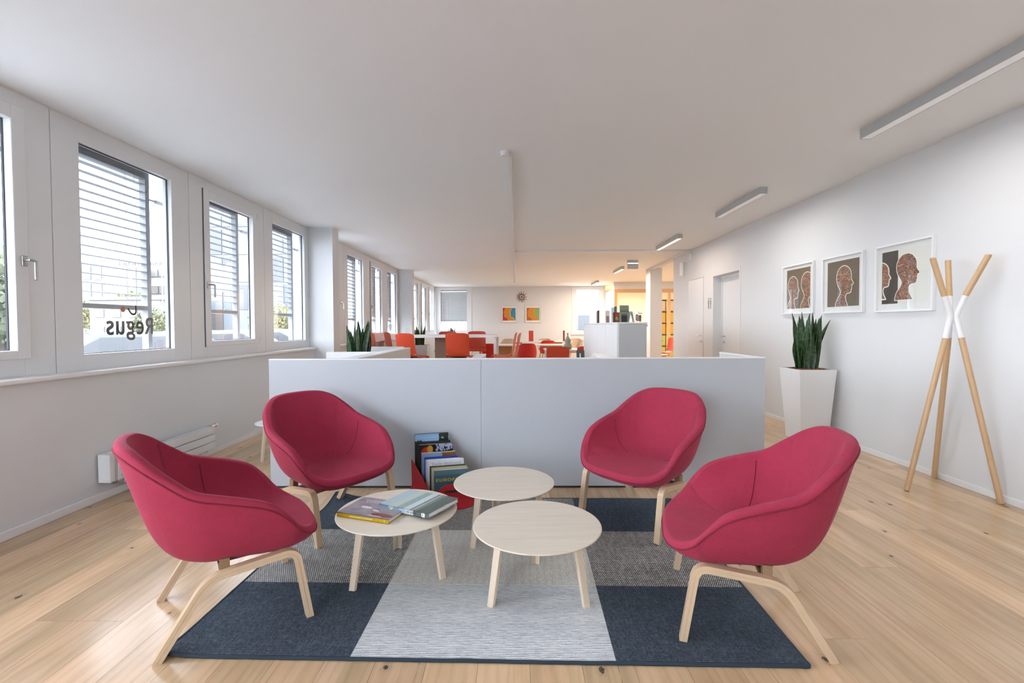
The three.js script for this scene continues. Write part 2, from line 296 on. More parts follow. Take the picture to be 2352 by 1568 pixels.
// back wall windows
function backWindow(x0, x1, label, g) {
  const w = structGroup('window_' + (++wn), label, 'window');
  const fr = (X0, X1, Y0, Y1, a0, a1, b0, b1, d0, d1) => [rbx(X0, a0, Y0, Y1, d0, d1), rbx(a1, X1, Y0, Y1, d0, d1), rbx(a0 - 0.002, a1 + 0.002, b1, Y1, d0, d1), rbx(a0 - 0.002, a1 + 0.002, Y0, b0, d0, d1)];
  mesh('frame', fr(x0, x1, 0.93, 2.682, g[0], g[1], 1.06, 2.565, DB - 0.012, DB + 0.06), M.pvc, w);
  mesh('gasket', fr(g[0], g[1], 1.06, 2.565, g[0] + 0.012, g[1] - 0.012, 1.072, 2.553, DB + 0.03, DB + 0.04), M.gasket, w);
  mesh('pane', new THREE.PlaneGeometry(g[1] - g[0], 1.5).translate((g[0] + g[1]) / 2, 1.81, -(DB + 0.04)), M.glass, w);
  mesh('sill', rbx(x0 - 0.03, x1 + 0.03, 0.9, 0.93, DB - 0.05, DB + 0.02, 0.008), M.trim, w);
  return w;
}
backWindow(-3.04, -1.70, 'window in the far end wall with lowered grey blind', [-2.853, -1.89]);
backWindow(2.02, 3.20, 'bright window in the far end wall beside the booth', [2.20, 3.05]);
{
  const b = thing('venetian_blind', 'closed grey outdoor blind over the window in the far end wall', 'blind', V(-2.37, 0, DB + 0.2), Math.PI / 2, 'outdoor blinds of the far end wall');
  const g = slatShape(1.12);
  mesh('head_rail', new RoundedBoxGeometry(0.07, 0.07, 1.14, 2, 0.006).translate(0, 2.575, 0), M.slat, b);
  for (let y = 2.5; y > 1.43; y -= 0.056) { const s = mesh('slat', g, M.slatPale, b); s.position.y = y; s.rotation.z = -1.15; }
  mesh('bottom_rail', new RoundedBoxGeometry(0.07, 0.035, 1.14, 2, 0.006).translate(0, 1.38, 0), M.slat, b);
}
{ // glazed entrance front at the near end of the lounge, behind the camera
  const w = structGroup('window_' + (++wn), 'tall entrance window with slim white frame at the near end of the lounge', 'window');
  for (let k = 0; k <= 1; k++) mesh('frame_post', rbx(-2.7 + k * 1.4 - (k ? 0.04 : 0), -2.66 + k * 1.4, 0.12, 2.5, DF - 0.12, DF - 0.04), M.pvc, w);
  for (const y of [0.12, 2.44]) mesh('frame_rail', rbx(-2.7, -1.3, y, y + 0.06, DF - 0.12, DF - 0.04), M.pvc, w);
  for (let k = 0; k < 1; k++) mesh('pane', new THREE.PlaneGeometry(1.34, 2.28).translate(-1.99 + k * 1.4, 1.31, -(DF - 0.08)), M.glass, w);
}
// lettering sticker on the glass, made to be read from outside
function sticker(d, y, size, label) {
  const s = thing('window_lettering', label, 'lettering', V(XW - 0.053, y, d), -Math.PI / 2, 'lettering stickers on the glass');
  const t = textGeo('Regus', size, 0.001, FONT); t.computeBoundingBox(); const w = t.boundingBox.max.x;
  const k = 0.475 / w * (size / 0.14);
  t.scale(k, 1, 1).translate(-w * k / 2, 0, 0);
  mesh('letters', t, M.ink, s);
  mesh('swoosh', [tube([new THREE.Vector3(-0.035, 0.21, 0), new THREE.Vector3(0.005, 0.165, 0), new THREE.Vector3(0.04, 0.17, 0), new THREE.Vector3(0.045, 0.235, 0)].map((p) => p.multiplyScalar(size / 0.14)), 0.008 * size / 0.14, 16, 6).scale(-1, 1, 0.08)], M.inkBrown, s);
  mesh('dot', new THREE.CylinderGeometry(0.022, 0.022, 0.001, 20).rotateX(Math.PI / 2).scale(size / 0.14, size / 0.14, 1).translate(0.082 * size / 0.14, 0.2 * size / 0.14, 0), M.inkRed, s);
}
M.ink = std(lin(0.03, 0.035, 0.045), 0.5); M.inkBrown = std(lin(0.10, 0.05, 0.035), 0.5); M.inkRed = std(lin(0.35, 0.08, 0.03), 0.5);
sticker(3.80, 1.185, 0.14, 'dark mirrored lettering with a small dot mark on the near window glass');
sticker(11.6, 1.185, 0.14, 'dark mirrored lettering on the window glass beside the second column');
// ---------- doors in the right wall ----------
{
  const d1 = structGroup('door_1', 'flush white door nearest the end of the long wall', 'door');
  mesh('leaf', rbx(XR + 0.004, XR + 0.044, 0.005, 2.10, 8.63, 9.40, 0.003), M.pvc, d1);
  mesh('frame', [rbx(XR - 0.006, XR + 0.03, 0, 2.125, 8.60, 8.622, 0.003)], M.steel, d1);
  const lever = (d, dir, x) => [rod(V(x, 1.045, d), V(x - 0.05, 1.045, d), 0.009), rod(V(x - 0.05, 1.045, d), V(x - 0.05, 1.045, d + dir * 0.13), 0.009)];
  mesh('handle', lever(8.70, 1, XR + 0.004), M.steel, d1);
  mesh('lock', [rod(V(XR + 0.01, 0.945, 8.70), V(XR - 0.012, 0.945, 8.70), 0.024), rbx(XR - 0.016, XR - 0.004, 0.935, 0.955, 8.68, 8.80, 0.004)], M.steel, d1);
  const d2 = structGroup('door_2', 'recessed white door in a niche beside the washroom sign', 'door');
  mesh('leaf', rbx(XR + 0.155, XR + 0.195, 0.005, 2.05, 7.23, 8.17, 0.003), M.pvc, d2);
  mesh('frame', [rbx(XR - 0.008, XR + 0.012, 0, 2.115, 7.19, 7.235, 0.003), rbx(XR + 0.14, XR + 0.2, 0, 2.07, 8.172, 8.2, 0.003), rbx(XR + 0.13, XR + 0.2, 2.02, 2.07, 7.2, 8.2, 0.003)], M.pvc, d2);
  mesh('handle', lever(8.10, -1, XR + 0.155), M.steel, d2);
  mesh('lock', [rod(V(XR + 0.16, 0.945, 8.10), V(XR + 0.142, 0.945, 8.10), 0.022)], M.steel, d2);
  const s = thing('washroom_sign', 'small grey washroom figures beside the recessed door', 'sign', V(XR - 0.003, 1.61, 8.34), -Math.PI / 2);
  for (const k of [-1, 1]) mesh('figure', [new THREE.CylinderGeometry(0.016, 0.016, 0.004, 16).rotateX(Math.PI / 2).translate(k * 0.045, 0.085, 0), new THREE.BoxGeometry(0.04, 0.075, 0.004).translate(k * 0.045, 0.022, 0), new THREE.BoxGeometry(k > 0 ? 0.024 : 0.034, 0.08, 0.004).translate(k * 0.045, -0.05, 0)], M.steelGrey || (M.steelGrey = std(lin(0.25, 0.25, 0.25), 0.5)), s);
}
// ---------- lounge chairs ----------
const feltBump = texture(256, 256, (u, v) => { const n = 0.5 * fbm(u * 48, v * 48, 31, 3) + 0.5 * hash(u * 256 | 0, v * 256 | 0, 32); return [n, n, n]; }, false);
const felt = texture(512, 512, (u, v, x, y) => { const n = 0.75 * hash(x, y, 41) + 0.25 * hash(x >> 1, y >> 1, 42), m = fbm(u * 8, v * 8, 43, 3), t = 0.88 + 0.2 * (n - 0.5) + 0.06 * (m - 0.5); return [0.735 * t, 0.205 * t + 0.07 * (n - 0.5), 0.325 * t + 0.09 * (n - 0.5)]; });
for (const t of [felt, feltBump]) t.repeat.set(1 / 0.25, 1 / 0.25);
M.felt = new THREE.MeshPhysicalMaterial({ map: felt, roughness: 0.95, bumpMap: feltBump, bumpScale: 0.0012, sheen: 0.35, sheenRoughness: 0.5, sheenColor: lin(0.75, 0.35, 0.5) });
M.piping = std(lin(0.22, 0.012, 0.03), 0.9);
const ashTex = texture(512, 256, (u, v) => { const g = fbm(u * 5, v * 60, 51, 4), l = fbm(u * 30, v * 120, 52, 2), b = fbm(u * 2, v * 3, 53, 2), t = 0.9 - 0.13 * Math.pow(g, 2) - 0.08 * (l - 0.5) + 0.06 * (b - 0.5); return [t * 0.935, t * 0.815, t * 0.675]; });
ashTex.repeat.set(2, 4);
M.ash = new THREE.MeshStandardMaterial({ map: ashTex, roughness: 0.42 });
M.ashDark = new THREE.MeshStandardMaterial({ map: ashTex, roughness: 0.5, color: lin(0.45, 0.38, 0.30) });
const seamPts = [[0, 0.345, 0.322], [0.14, 0.337, 0.323], [0.24, 0.303, 0.336], [0.306, 0.248, 0.376], [0.341, 0.192, 0.448], [0.353, 0.128, 0.508], [0.356, 0.045, 0.545], [0.350, -0.045, 0.575], [0.336, -0.130, 0.605], [0.308, -0.205, 0.662], [0.262, -0.278, 0.722], [0.188, -0.333, 0.762], [0.10, -0.362, 0.774], [0, -0.370, 0.776]];
function chairShell() {
  const half = seamPts.map(([a, b, y]) => new THREE.Vector3(a, y, -b));
  const all = [...half, ...half.slice(1, -1).reverse().map((p) => new THREE.Vector3(-p.x, p.y, p.z))];
  const curve = new THREE.CatmullRomCurve3(all, true, 'centripetal');
  const NP = 96, seam = [], nrm = [], kk = [];
  for (let i = 0; i < NP; i++) seam.push(curve.getPoint(i / NP));
  for (let i = 0; i < NP; i++) { const a = seam[(i + NP - 1) % NP], b = seam[(i + 1) % NP], t = new THREE.Vector3().subVectors(b, a); const n = new THREE.Vector3(-t.z, 0, t.x).normalize(); if (n.dot(new THREE.Vector3(seam[i].x, 0, seam[i].z)) < 0) n.negate(); nrm.push(n); }
  const cb = new THREE.Vector3(0, 0.266, 0.03), ci = new THREE.Vector3(0, 0.372, -0.03);
  const prof = (p) => { const ang = Math.atan2(Math.abs(p.x), -p.z), f = ang / Math.PI; // 0 front .. 1 back
    const L = (a, b, t) => a + (b - a) * t, s = f < 0.5 ? f / 0.5 : (f - 0.5) / 0.5;
    return f < 0.5 ? [L(0.60, 0.72, s), L(0.90, 0.90, s), L(0.05, 0.28, s)] : [L(0.72, 0.70, s), L(0.90, 0.66, s), L(0.28, 0.27, s)]; };
  const bez = (p0, p1, p2, p3, t) => { const q = 1 - t; return new THREE.Vector3().addScaledVector(p0, q * q * q).addScaledVector(p1, 3 * q * q * t).addScaledVector(p2, 3 * q * t * t).addScaledVector(p3, t * t * t); };
  const grid = (rows, f) => {
    const pos = [], idx = [], uv = [];
    for (let i = 0; i <= rows; i++) for (let j = 0; j <= NP; j++) { const p = f(i / rows, j % NP); pos.push(p.x, p.y, p.z); const q = p; uv.push(Math.abs(nrm[j % NP].x) > 0.8 ? q.z : q.x * 1.0 + q.z * 0.3, q.y + (i / rows) * 0.12); }
    for (let i = 0; i < rows; i++) for (let j = 0; j < NP; j++) { const a = i * (NP + 1) + j; idx.push(a, a + 1, a + NP + 1, a + 1, a + NP + 2, a + NP + 1); }
    const g = new THREE.BufferGeometry(); g.setAttribute('position', new THREE.Float32BufferAttribute(pos, 3)); g.setAttribute('uv', new THREE.Float32BufferAttribute(uv, 2)); g.setIndex(idx); g.computeVertexNormals();
    const n = g.attributes.normal; // join normals over the closing edge
    for (let i = 0; i <= rows; i++) { const a = i * (NP + 1), b = a + NP, v = new THREE.Vector3(n.getX(a) + n.getX(b), n.getY(a) + n.getY(b), n.getZ(a) + n.getZ(b)).normalize(); n.setXYZ(a, v.x, v.y, v.z); n.setXYZ(b, v.x, v.y, v.z); }
    return g;
  };
  const outer = grid(18, (t, j) => { const p = seam[j], [k1, k2, m] = prof(p), h = new THREE.Vector3(p.x - cb.x, 0, p.z - cb.z);
    return bez(cb, cb.clone().addScaledVector(h, k1), cb.clone().addScaledVector(h, k2).setY(cb.y + m * (p.y - cb.y)), p, t); });
  const inner = grid(30, (t, j) => {
    const p = seam[j], n = nrm[j], f = Math.atan2(Math.abs(p.x), -p.z) / Math.PI, q = Math.max(0, Math.min(1, (f - 0.12) / 0.22)), sm = q * q * (3 - 2 * q);
    const rise = 0.036 - 0.009 * sm, half2 = 0.022, end = Math.PI * (0.54 + 0.46 * sm);
    const roll = (al) => p.clone().addScaledVector(n, -half2 + half2 * Math.cos(al) + 0.006 * Math.sin(al)).add(new THREE.Vector3(0, rise * Math.sin(Math.min(al, Math.PI / 2)) - 0.008 * (1 - Math.cos(Math.max(0, al - Math.PI / 2))), 0));
    const A = 0.36; // share of the sheet that rolls over the rim
    if (t < A) return roll(end * t / A);
    const e = roll(end);
    const [k1, k2, m] = prof(p), h = new THREE.Vector3(e.x - ci.x, 0, e.z - ci.z), s = 1 - (t - A) / (1 - A);
    return bez(ci, ci.clone().addScaledVector(h, k1 + 0.05), ci.clone().addScaledVector(h, Math.min(0.97, k2 + 0.05)).setY(ci.y + (m + (0.85 - m) * (1 - sm)) * (e.y - ci.y)), e, s);
  });
  const pipe = tube(seam.filter((_, i) => i % 2 === 0).map((p, i) => p.clone().addScaledVector(nrm[i * 2], 0.0015)), 0.0032, 192, 6, true);
  // stitched seam inside where the arms meet the back
  const ip = inner.attributes.position, stitches = [];
  for (const sd of [1, -1]) { let best = 0; for (let j = 0; j < NP; j++) if (Math.sign(seam[j].x) === sd && Math.abs(seam[j].z - 0.10) < Math.abs(seam[best].z - 0.10) + (Math.sign(seam[best].x) === sd ? 0 : 9)) best = j;
    const pts = []; for (let i = 12; i <= 25; i++) { const k = i * (NP + 1) + best; pts.push(new THREE.Vector3(ip.getX(k) - 0.0012 * Math.sign(ip.getX(k)), ip.getY(k) + 0.0004, ip.getZ(k) - 0.0008)); } stitches.push(tube(pts, 0.0016, 40, 5)); }
  return { outer, inner, pipe, stitches };
}
function chairFrame(side) { // bent laminated side frame; side = -1 left, 1 right
  const path = fillet([[0.268, 0], [0.224, 0.297], [-0.085, 0.266], [-0.258, 0]].map((p) => new THREE.Vector2(...p)), [0.048, 0.06]);
  const g = [sweepStrip(path, 0.036, 0.0010, 0.0145), sweepStrip(path, 0.0335, -0.0010, 0.0010), sweepStrip(path, 0.036, -0.0145, -0.0010)];
  const m = mergeGeometries(g.map((q) => q.toNonIndexed()));
  // path x -> forward b, y up; set in the vertical plane through the two feet
  const p = m.attributes.position;
  for (let i = 0; i < p.count; i++) { const b = p.getX(i), y = p.getY(i), w = p.getZ(i), a = 0.2625 + 0.072 * b; p.setXYZ(i, side * (a + w * side), y, -b); }
  m.computeVertexNormals(); return m;
}
const shell = chairShell(), frames = [chairFrame(-1), chairFrame(1)];
function makeChair(label, pos, turn) {
  const c = thing('lounge_chair', label, 'chair', pos, turn, 'raspberry lounge chairs round the rug');
  c.rotation.order = 'YXZ'; c.rotation.x = 0.009 / 0.525; c.position.y = 0.0045; // front feet on the rug, rear feet on the floor
  const s = mesh('shell', shell.outer, M.felt, c); mesh('piping', shell.pipe, M.piping, s);
  const l = mesh('seat_lining', shell.inner, M.felt, c); shell.stitches.forEach((g) => mesh('stitched_seam', g, M.piping, l));
  frames.forEach((f) => mesh('leg_frame', f, M.ash, c));
  for (const b of [0.165, -0.03]) mesh('crossbar', [new RoundedBoxGeometry(0.50, 0.020, 0.036, 2, 0.004).translate(0, 0.264 + b * 0.09, -b), new THREE.BoxGeometry(0.034, 0.06, 0.034).translate(0.233, 0.296 + b * 0.09, -b), new THREE.BoxGeometry(0.034, 0.06, 0.034).translate(-0.233, 0.296 + b * 0.09, -b)], M.ashDark, c);
  mesh('mount_plate', new RoundedBoxGeometry(0.30, 0.008, 0.24, 2, 0.003).translate(0, 0.272, -0.07), M.dark, c);
  return c;
}
const R = Math.PI / 180;
const RUG = 0.009;
makeChair('raspberry felt lounge chair turned to the room beside the radiator, front leg on rug', V(-1.276, 0, 2.051), -54 * R);
makeChair('raspberry felt lounge chair in front of the partition, beside the small side table', V(-1.19, 0, 2.975), -122 * R);
makeChair('raspberry felt lounge chair in front of the partition, opposite the book holder', V(0.80, 0, 3.03), 131 * R);
makeChair('raspberry felt lounge chair turned towards the windows, nearest the coat stand', V(0.979, 0, 2.029), 74 * R);

// ---------- round coffee tables ----------
const topTex = texture(1024, 512, (u, v) => { const g = fbm(u * 3.2, v * 90, 61, 4), w = fbm(u * 1.4, v * 14, 62, 3), l = fbm(u * 26, v * 220, 63, 2), t = 0.925 - 0.075 * Math.pow(g, 2.2) + 0.04 * (w - 0.5) - 0.04 * (l - 0.5); return [t * 0.945, t * 0.895, t * 0.825]; });
M.top = new THREE.MeshStandardMaterial({ map: topTex, roughness: 0.38 });
const legTex = topTex.clone(); legTex.repeat.set(1.6, 2.2); M.legWood = new THREE.MeshStandardMaterial({ map: legTex, roughness: 0.45, color: lin(1.0, 0.92, 0.84) });
function discTop(r, t) {
  const pr = [[0, 0], [r - 0.004, 0], [r - 0.001, -0.0015], [r, -0.004], [r - 0.0015, -0.007], [r - 0.03, -t], [0, -t]].map((p) => new THREE.Vector2(...p)).reverse();
  const g = new THREE.LatheGeometry(pr, 72), p = g.attributes.position, uv = g.attributes.uv;
  for (let i = 0; i < p.count; i++) uv.setXY(i, p.getX(i) / 0.64 + 0.5, p.getZ(i) / 0.64 + 0.5);
  return g;
}
const topG = discTop(0.297, 0.018);
function legGeo(h, rt, rf) { // tapered four-sided leg with a folded ridge towards the outside
  const pos = [], idx = [], uv = [];
  const sec = (y, r, s) => [[r + 0.013 * s, 0], [r - 0.004 * s, 0.0245 * s], [r - 0.017 * s, 0.022 * s], [r - 0.004 * s, 0], [r - 0.017 * s, -0.022 * s], [r - 0.004 * s, -0.0245 * s]].map(([a, b]) => [a, y, b]);
  const rows = [sec(0, rf, 0.94), sec(h * 0.5, rf + (rt - rf) * 0.5, 1.0), sec(h * 0.93, rf + (rt - rf) * 0.93, 1.08), sec(h, rt - 0.004, 1.22)];
  const n = 6;
  for (let r = 0; r < rows.length - 1; r++) for (let k = 0; k < n; k++) { const s = pos.length / 3, q = [rows[r][k], rows[r][(k + 1) % n], rows[r + 1][k], rows[r + 1][(k + 1) % n]]; q.forEach((v, m) => { pos.push(...v); uv.push(v[1] * 1.0, (k + (m % 2)) * 0.03); }); idx.push(s, s + 2, s + 1, s + 1, s + 2, s + 3); }
  for (const [row, up] of [[rows[0], 0], [rows[rows.length - 1], 1]]) { const s = pos.length / 3; row.forEach((v) => { pos.push(...v); uv.push(v[0], v[2]); }); for (const t of [[0, 1, 3], [1, 2, 3], [0, 3, 5], [3, 4, 5]]) idx.push(...(up ? t.map((k) => s + k).reverse() : t.map((k) => s + k))); }
  const g = new THREE.BufferGeometry(); g.setAttribute('position', new THREE.Float32BufferAttribute(pos, 3)); g.setAttribute('uv', new THREE.Float32BufferAttribute(uv, 2)); g.setIndex(idx); g.computeVertexNormals(); return g;
}
const legT = legGeo(0.303, 0.205, 0.249);
function coffeeTable(x, d, ang, label) {
  const t = thing('coffee_table', label, 'table', V(x, RUG, d), 0, 'round oak coffee tables on the rug');
  const tp = mesh('table_top', topG, M.top, t); tp.position.y = 0.32 - RUG; tp.rotation.y = ang * 0.0 + 0.05;
  mesh('plate', [new THREE.CylinderGeometry(0.21, 0.21, 0.008, 32).translate(0, 0.298 - RUG, 0)], M.dark, t);
  for (let k = 0; k < 3; k++) { const l = mesh('leg', legT, M.legWood, t); l.rotation.y = (ang + k * 120) * R; l.scale.y = (0.303 - RUG) / 0.303; }
  return t;
}
coffeeTable(0.087, 2.175, 90, 'bare round oak coffee table standing on the white stripe of the rug');
coffeeTable(-0.083, 2.775, 225, 'round oak coffee table beside the red book holder');
coffeeTable(-0.607, 2.35, -15, 'round oak coffee table with two picture books lying on it');
{ // side table half hidden behind the partition end
  const t = thing('side_table', 'small round side table with white top by the window wall', 'table', V(-2.20, 0, 4.36), 0);
  const tp = mesh('table_top', discTop(0.225, 0.014), M.white, t); tp.position.y = 0.36;
  const lg = legGeo(0.347, 0.14, 0.17); for (let k = 0; k < 3; k++) mesh('leg', lg, M.legWood, t).rotation.y = (205 + 120 * k) * R;
}
// ---------- rug: nine woven fields and a bound edge ----------
{
  const rug = thing('rug', 'large checked wool rug in navy, grey and white under the tables', 'rug', V(-0.132, 0, 2.53), -0.018);
  const X = [-1.195, -0.483, 0.503, 1.195], Z = [0.82, 0.31, -0.285, -0.82]; // z towards the camera positive
  const weave = (px, py, f) => texture(px, py, f);
  const yarn = (u, v, x, y, n) => hash(Math.floor(x), Math.floor(y), n);
  const navy = texture(512, 512, (u, v) => { const r = v * 34, row = Math.floor(r), c = u * 48 + (row % 2) * 0.5, a = Math.abs(r - row - 0.5) * 2, b = Math.abs(c - Math.floor(c) - 0.5) * 2, m = hash(Math.floor(c) % 48, row, 71), st = fbm(u * 60, v * 9, 72, 2), st2 = fbm(u * 9, v * 60, 73, 2); const t = (1 - 0.5 * a * a) * (1 - 0.25 * b * b) * (0.72 + 0.3 * m + 0.3 * (st - 0.45) + 0.2 * (st2 - 0.45)); return [0.375 * t, 0.445 * t, 0.52 * t]; });
  const white = texture(512, 512, (u, v) => { const r = v * 30, row = Math.floor(r), a = r - row, th = 0.33 + 0.14 * (noise(u * 90, row * 3.1, 74) - 0.5) + 0.26 * (noise(u * 14, row * 1.7, 75) - 0.5), dk = a < th ? 1 : 0, n = hash(Math.floor(u * 300), row, 76); return dk ? [0.42 + 0.16 * n, 0.46 + 0.16 * n, 0.51 + 0.16 * n] : [0.965 - 0.04 * n, 0.97 - 0.04 * n, 0.965 - 0.04 * n]; });
  const cream = texture(512, 512, (u, v) => { const c = u * 40, ci = Math.floor(c), a = c - ci, seg = Math.floor(v * 30 + hash(ci, 1, 77) * 5), m = hash(ci, seg, 78), dk = a < 0.26 ? (m < 0.8 ? 0.55 : 0.2) : 0, n = hash(Math.floor(u * 400), Math.floor(v * 60), 79); const t = 0.93 - dk * 0.66 - 0.05 * n; return [t, t * 0.985, t * 0.945]; });
  const grey = texture(512, 512, (u, v) => { const r = v * 34, row = Math.floor(r), c = u * 30 + (row % 2) * 0.5, a = Math.abs(r - row - 0.5) * 2, b = Math.abs(c - Math.floor(c) - 0.5) * 2, m = hash(Math.floor(c) % 30, row, 80), lt = (a < 0.68 && b < 0.62) ? 0.86 + 0.2 * (m - 0.5) : 0.20 + 0.10 * m, s = 1 + 0.3 * (fbm(u * 40, v * 6, 81, 2) - 0.45); return [lt * s * 0.99, lt * s * 0.985, lt * s * 0.965]; });
  const tweed = texture(512, 512, (u, v) => { const a = hash(Math.floor(u * 110), Math.floor(v * 60), 82), b = hash(Math.floor(u * 60), Math.floor(v * 110), 83), t = 0.42 + 0.40 * (a < 0.45 ? a * 2 : b * 0.5); return [t, t * 0.965, t * 0.94]; });
  const wb = texture(512, 512, (u, v) => { const r = v * 30, c = u * 40, a = Math.abs(r - Math.floor(r) - 0.5) * 2, b = Math.abs(c - Math.floor(c) - 0.5) * 2, n = 1 - 0.7 * a * a - 0.3 * b * b + 0.2 * hash(Math.floor(c), Math.floor(r), 84); return [n, n, n]; }, false);
  const mk = (map) => { const k = map.clone(), b = wb.clone(); k.repeat.set(1 / 0.30, 1 / 0.30); b.repeat.set(1 / 0.30, 1 / 0.30); return new THREE.MeshStandardMaterial({ map: k, roughness: 1, bumpMap: b, bumpScale: 0.002 }); };
  const mn = mk(navy), mw = mk(white), mc = mk(cream), mg = mk(grey), mt = mk(tweed);
  const wavy = (x, z) => { const e = Math.max(0, Math.abs(z) - 0.74) / 0.08, s = Math.max(0, Math.abs(x) - 1.1) / 0.1; let y = RUG + 0.0012 * (noise(x * 6, z * 6, 85) - 0.5); y += 0.002 * e * noise(x * 5, z, 86) + 0.002 * s * noise(z * 5, x, 87); const cx = x + 1.195, cz = z + 0.82; y += 0.035 * Math.exp(-(cx * cx + cz * cz) / 0.012) + 0.012 * Math.exp(-((x + 1.195) ** 2 + (z - 0.82) ** 2) / 0.006); return y; };
  const field = (x0, x1, z0, z1) => { const nx = 24, nz = 24, pos = [], uv = [], idx = []; for (let j = 0; j <= nz; j++) for (let i = 0; i <= nx; i++) { const x = x0 + (x1 - x0) * i / nx, z = z0 + (z1 - z0) * j / nz; pos.push(x, wavy(x, z), z); uv.push(x, -z); } for (let j = 0; j < nz; j++) for (let i = 0; i < nx; i++) { const a = j * (nx + 1) + i; idx.push(a, a + 1, a + nx + 1, a + 1, a + nx + 2, a + nx + 1); } for (let k = 0; k < idx.length; k += 3) { const t = idx[k + 1]; idx[k + 1] = idx[k + 2]; idx[k + 2] = t; } const g = new THREE.BufferGeometry(); g.setAttribute('position', new THREE.Float32BufferAttribute(pos, 3)); g.setAttribute('uv', new THREE.Float32BufferAttribute(uv, 2)); g.setIndex(idx); g.computeVertexNormals(); return g; };
  const mats = [[mn, mw, mn], [mg, mc, mg], [mn, mt, mn]];
  for (let j = 0; j < 3; j++) for (let i = 0; i < 3; i++) mesh('woven_field', field(X[i], X[i + 1], Z[j + 1], Z[j]), mats[j][i], rug);
  mesh('backing', new THREE.BoxGeometry(2.37, 0.004, 1.62).translate(0, 0.002, 0), M.dark, rug);
  const edge = []; const N = 60; const lp = (a, b) => { for (let k = 0; k < N; k++) { const t = k / N, x = a[0] + (b[0] - a[0]) * t, z = a[1] + (b[1] - a[1]) * t; edge.push(new THREE.Vector3(x, wavy(x, z) - 0.0035 + 0.001 * (rnd() - 0.5), z)); } };
  lp([-1.195, 0.82], [1.195, 0.82]); lp([1.195, 0.82], [1.195, -0.82]); lp([1.195, -0.82], [-1.195, -0.82]); lp([-1.195, -0.82], [-1.195, 0.82]);
  mesh('binding', tube(edge, 0.0068, 720, 8, true), std(lin(0.045, 0.07, 0.10), 1, { bumpMap: feltBump, bumpScale: 0.002 }), rug);
}
// ---------- low partition and desk screens ----------
{
  const p = thing('partition_panel', 'low white partition panel behind the lounge, window half', 'partition', V(0, 0, 0), 0, 'low partition panels');
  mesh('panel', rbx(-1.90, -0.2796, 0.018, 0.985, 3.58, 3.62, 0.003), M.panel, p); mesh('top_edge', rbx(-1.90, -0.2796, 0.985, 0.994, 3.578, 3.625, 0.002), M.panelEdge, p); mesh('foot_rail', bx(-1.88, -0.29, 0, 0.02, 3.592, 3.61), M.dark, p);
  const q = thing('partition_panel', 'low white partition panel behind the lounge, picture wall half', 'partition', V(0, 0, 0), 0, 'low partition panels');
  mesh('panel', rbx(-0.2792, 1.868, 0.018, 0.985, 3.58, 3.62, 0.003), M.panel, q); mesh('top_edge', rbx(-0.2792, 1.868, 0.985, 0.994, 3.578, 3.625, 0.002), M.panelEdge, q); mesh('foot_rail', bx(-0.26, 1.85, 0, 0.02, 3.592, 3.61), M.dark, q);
  const screen = (x0, x1, d0, d1, h, label) => { const s = thing('desk_screen', label, 'partition'); mesh('panel', rbx(x0, x1, 0, h - 0.012, d0, d1, 0.003), M.panelWarm || (M.panelWarm = std(lin(0.62, 0.60, 0.57), 0.5)), s); mesh('top_edge', rbx(x0 - 0.002, x1 + 0.002, h - 0.012, h, d0, d1, 0.002), M.panelEdge, s); return s; };
  screen(-1.37, -1.25, 3.625, 5.5, 0.992, 'desk screen running back from the partition towards the high table, beside the plant box');
  screen(-0.36, -0.28, 3.625, 4.2, 0.992, 'short desk screen behind the joint of the partition panels');
  screen(0.66, 0.75, 3.625, 4.2, 0.992, 'short desk screen behind the partition in front of the tall cabinet');
  screen(1.85, 1.87, 3.625, 4.35, 0.992, 'short return screen at the picture wall end of the partition');
  // box for plants beside the long screen
  const b = thing('plant_box', 'long white plant box standing beside the window column', 'planter');
  mesh('front', rbx(-1.89, -1.376, 0, 0.99, 4.64, 4.66, 0.003), M.panelEdge, b); mesh('rear', rbx(-1.89, -1.376, 0, 0.995, 5.66, 5.70, 0.003), M.panelEdge, b); mesh('side', rbx(-1.89, -1.87, 0, 0.97, 4.66, 5.66, 0.003), M.panelEdge, b); mesh('soil', bx(-1.87, -1.377, 0.02, 0.80, 4.665, 5.655), M.soil || (M.soil = std(lin(0.05, 0.03, 0.02), 1)), b);
}
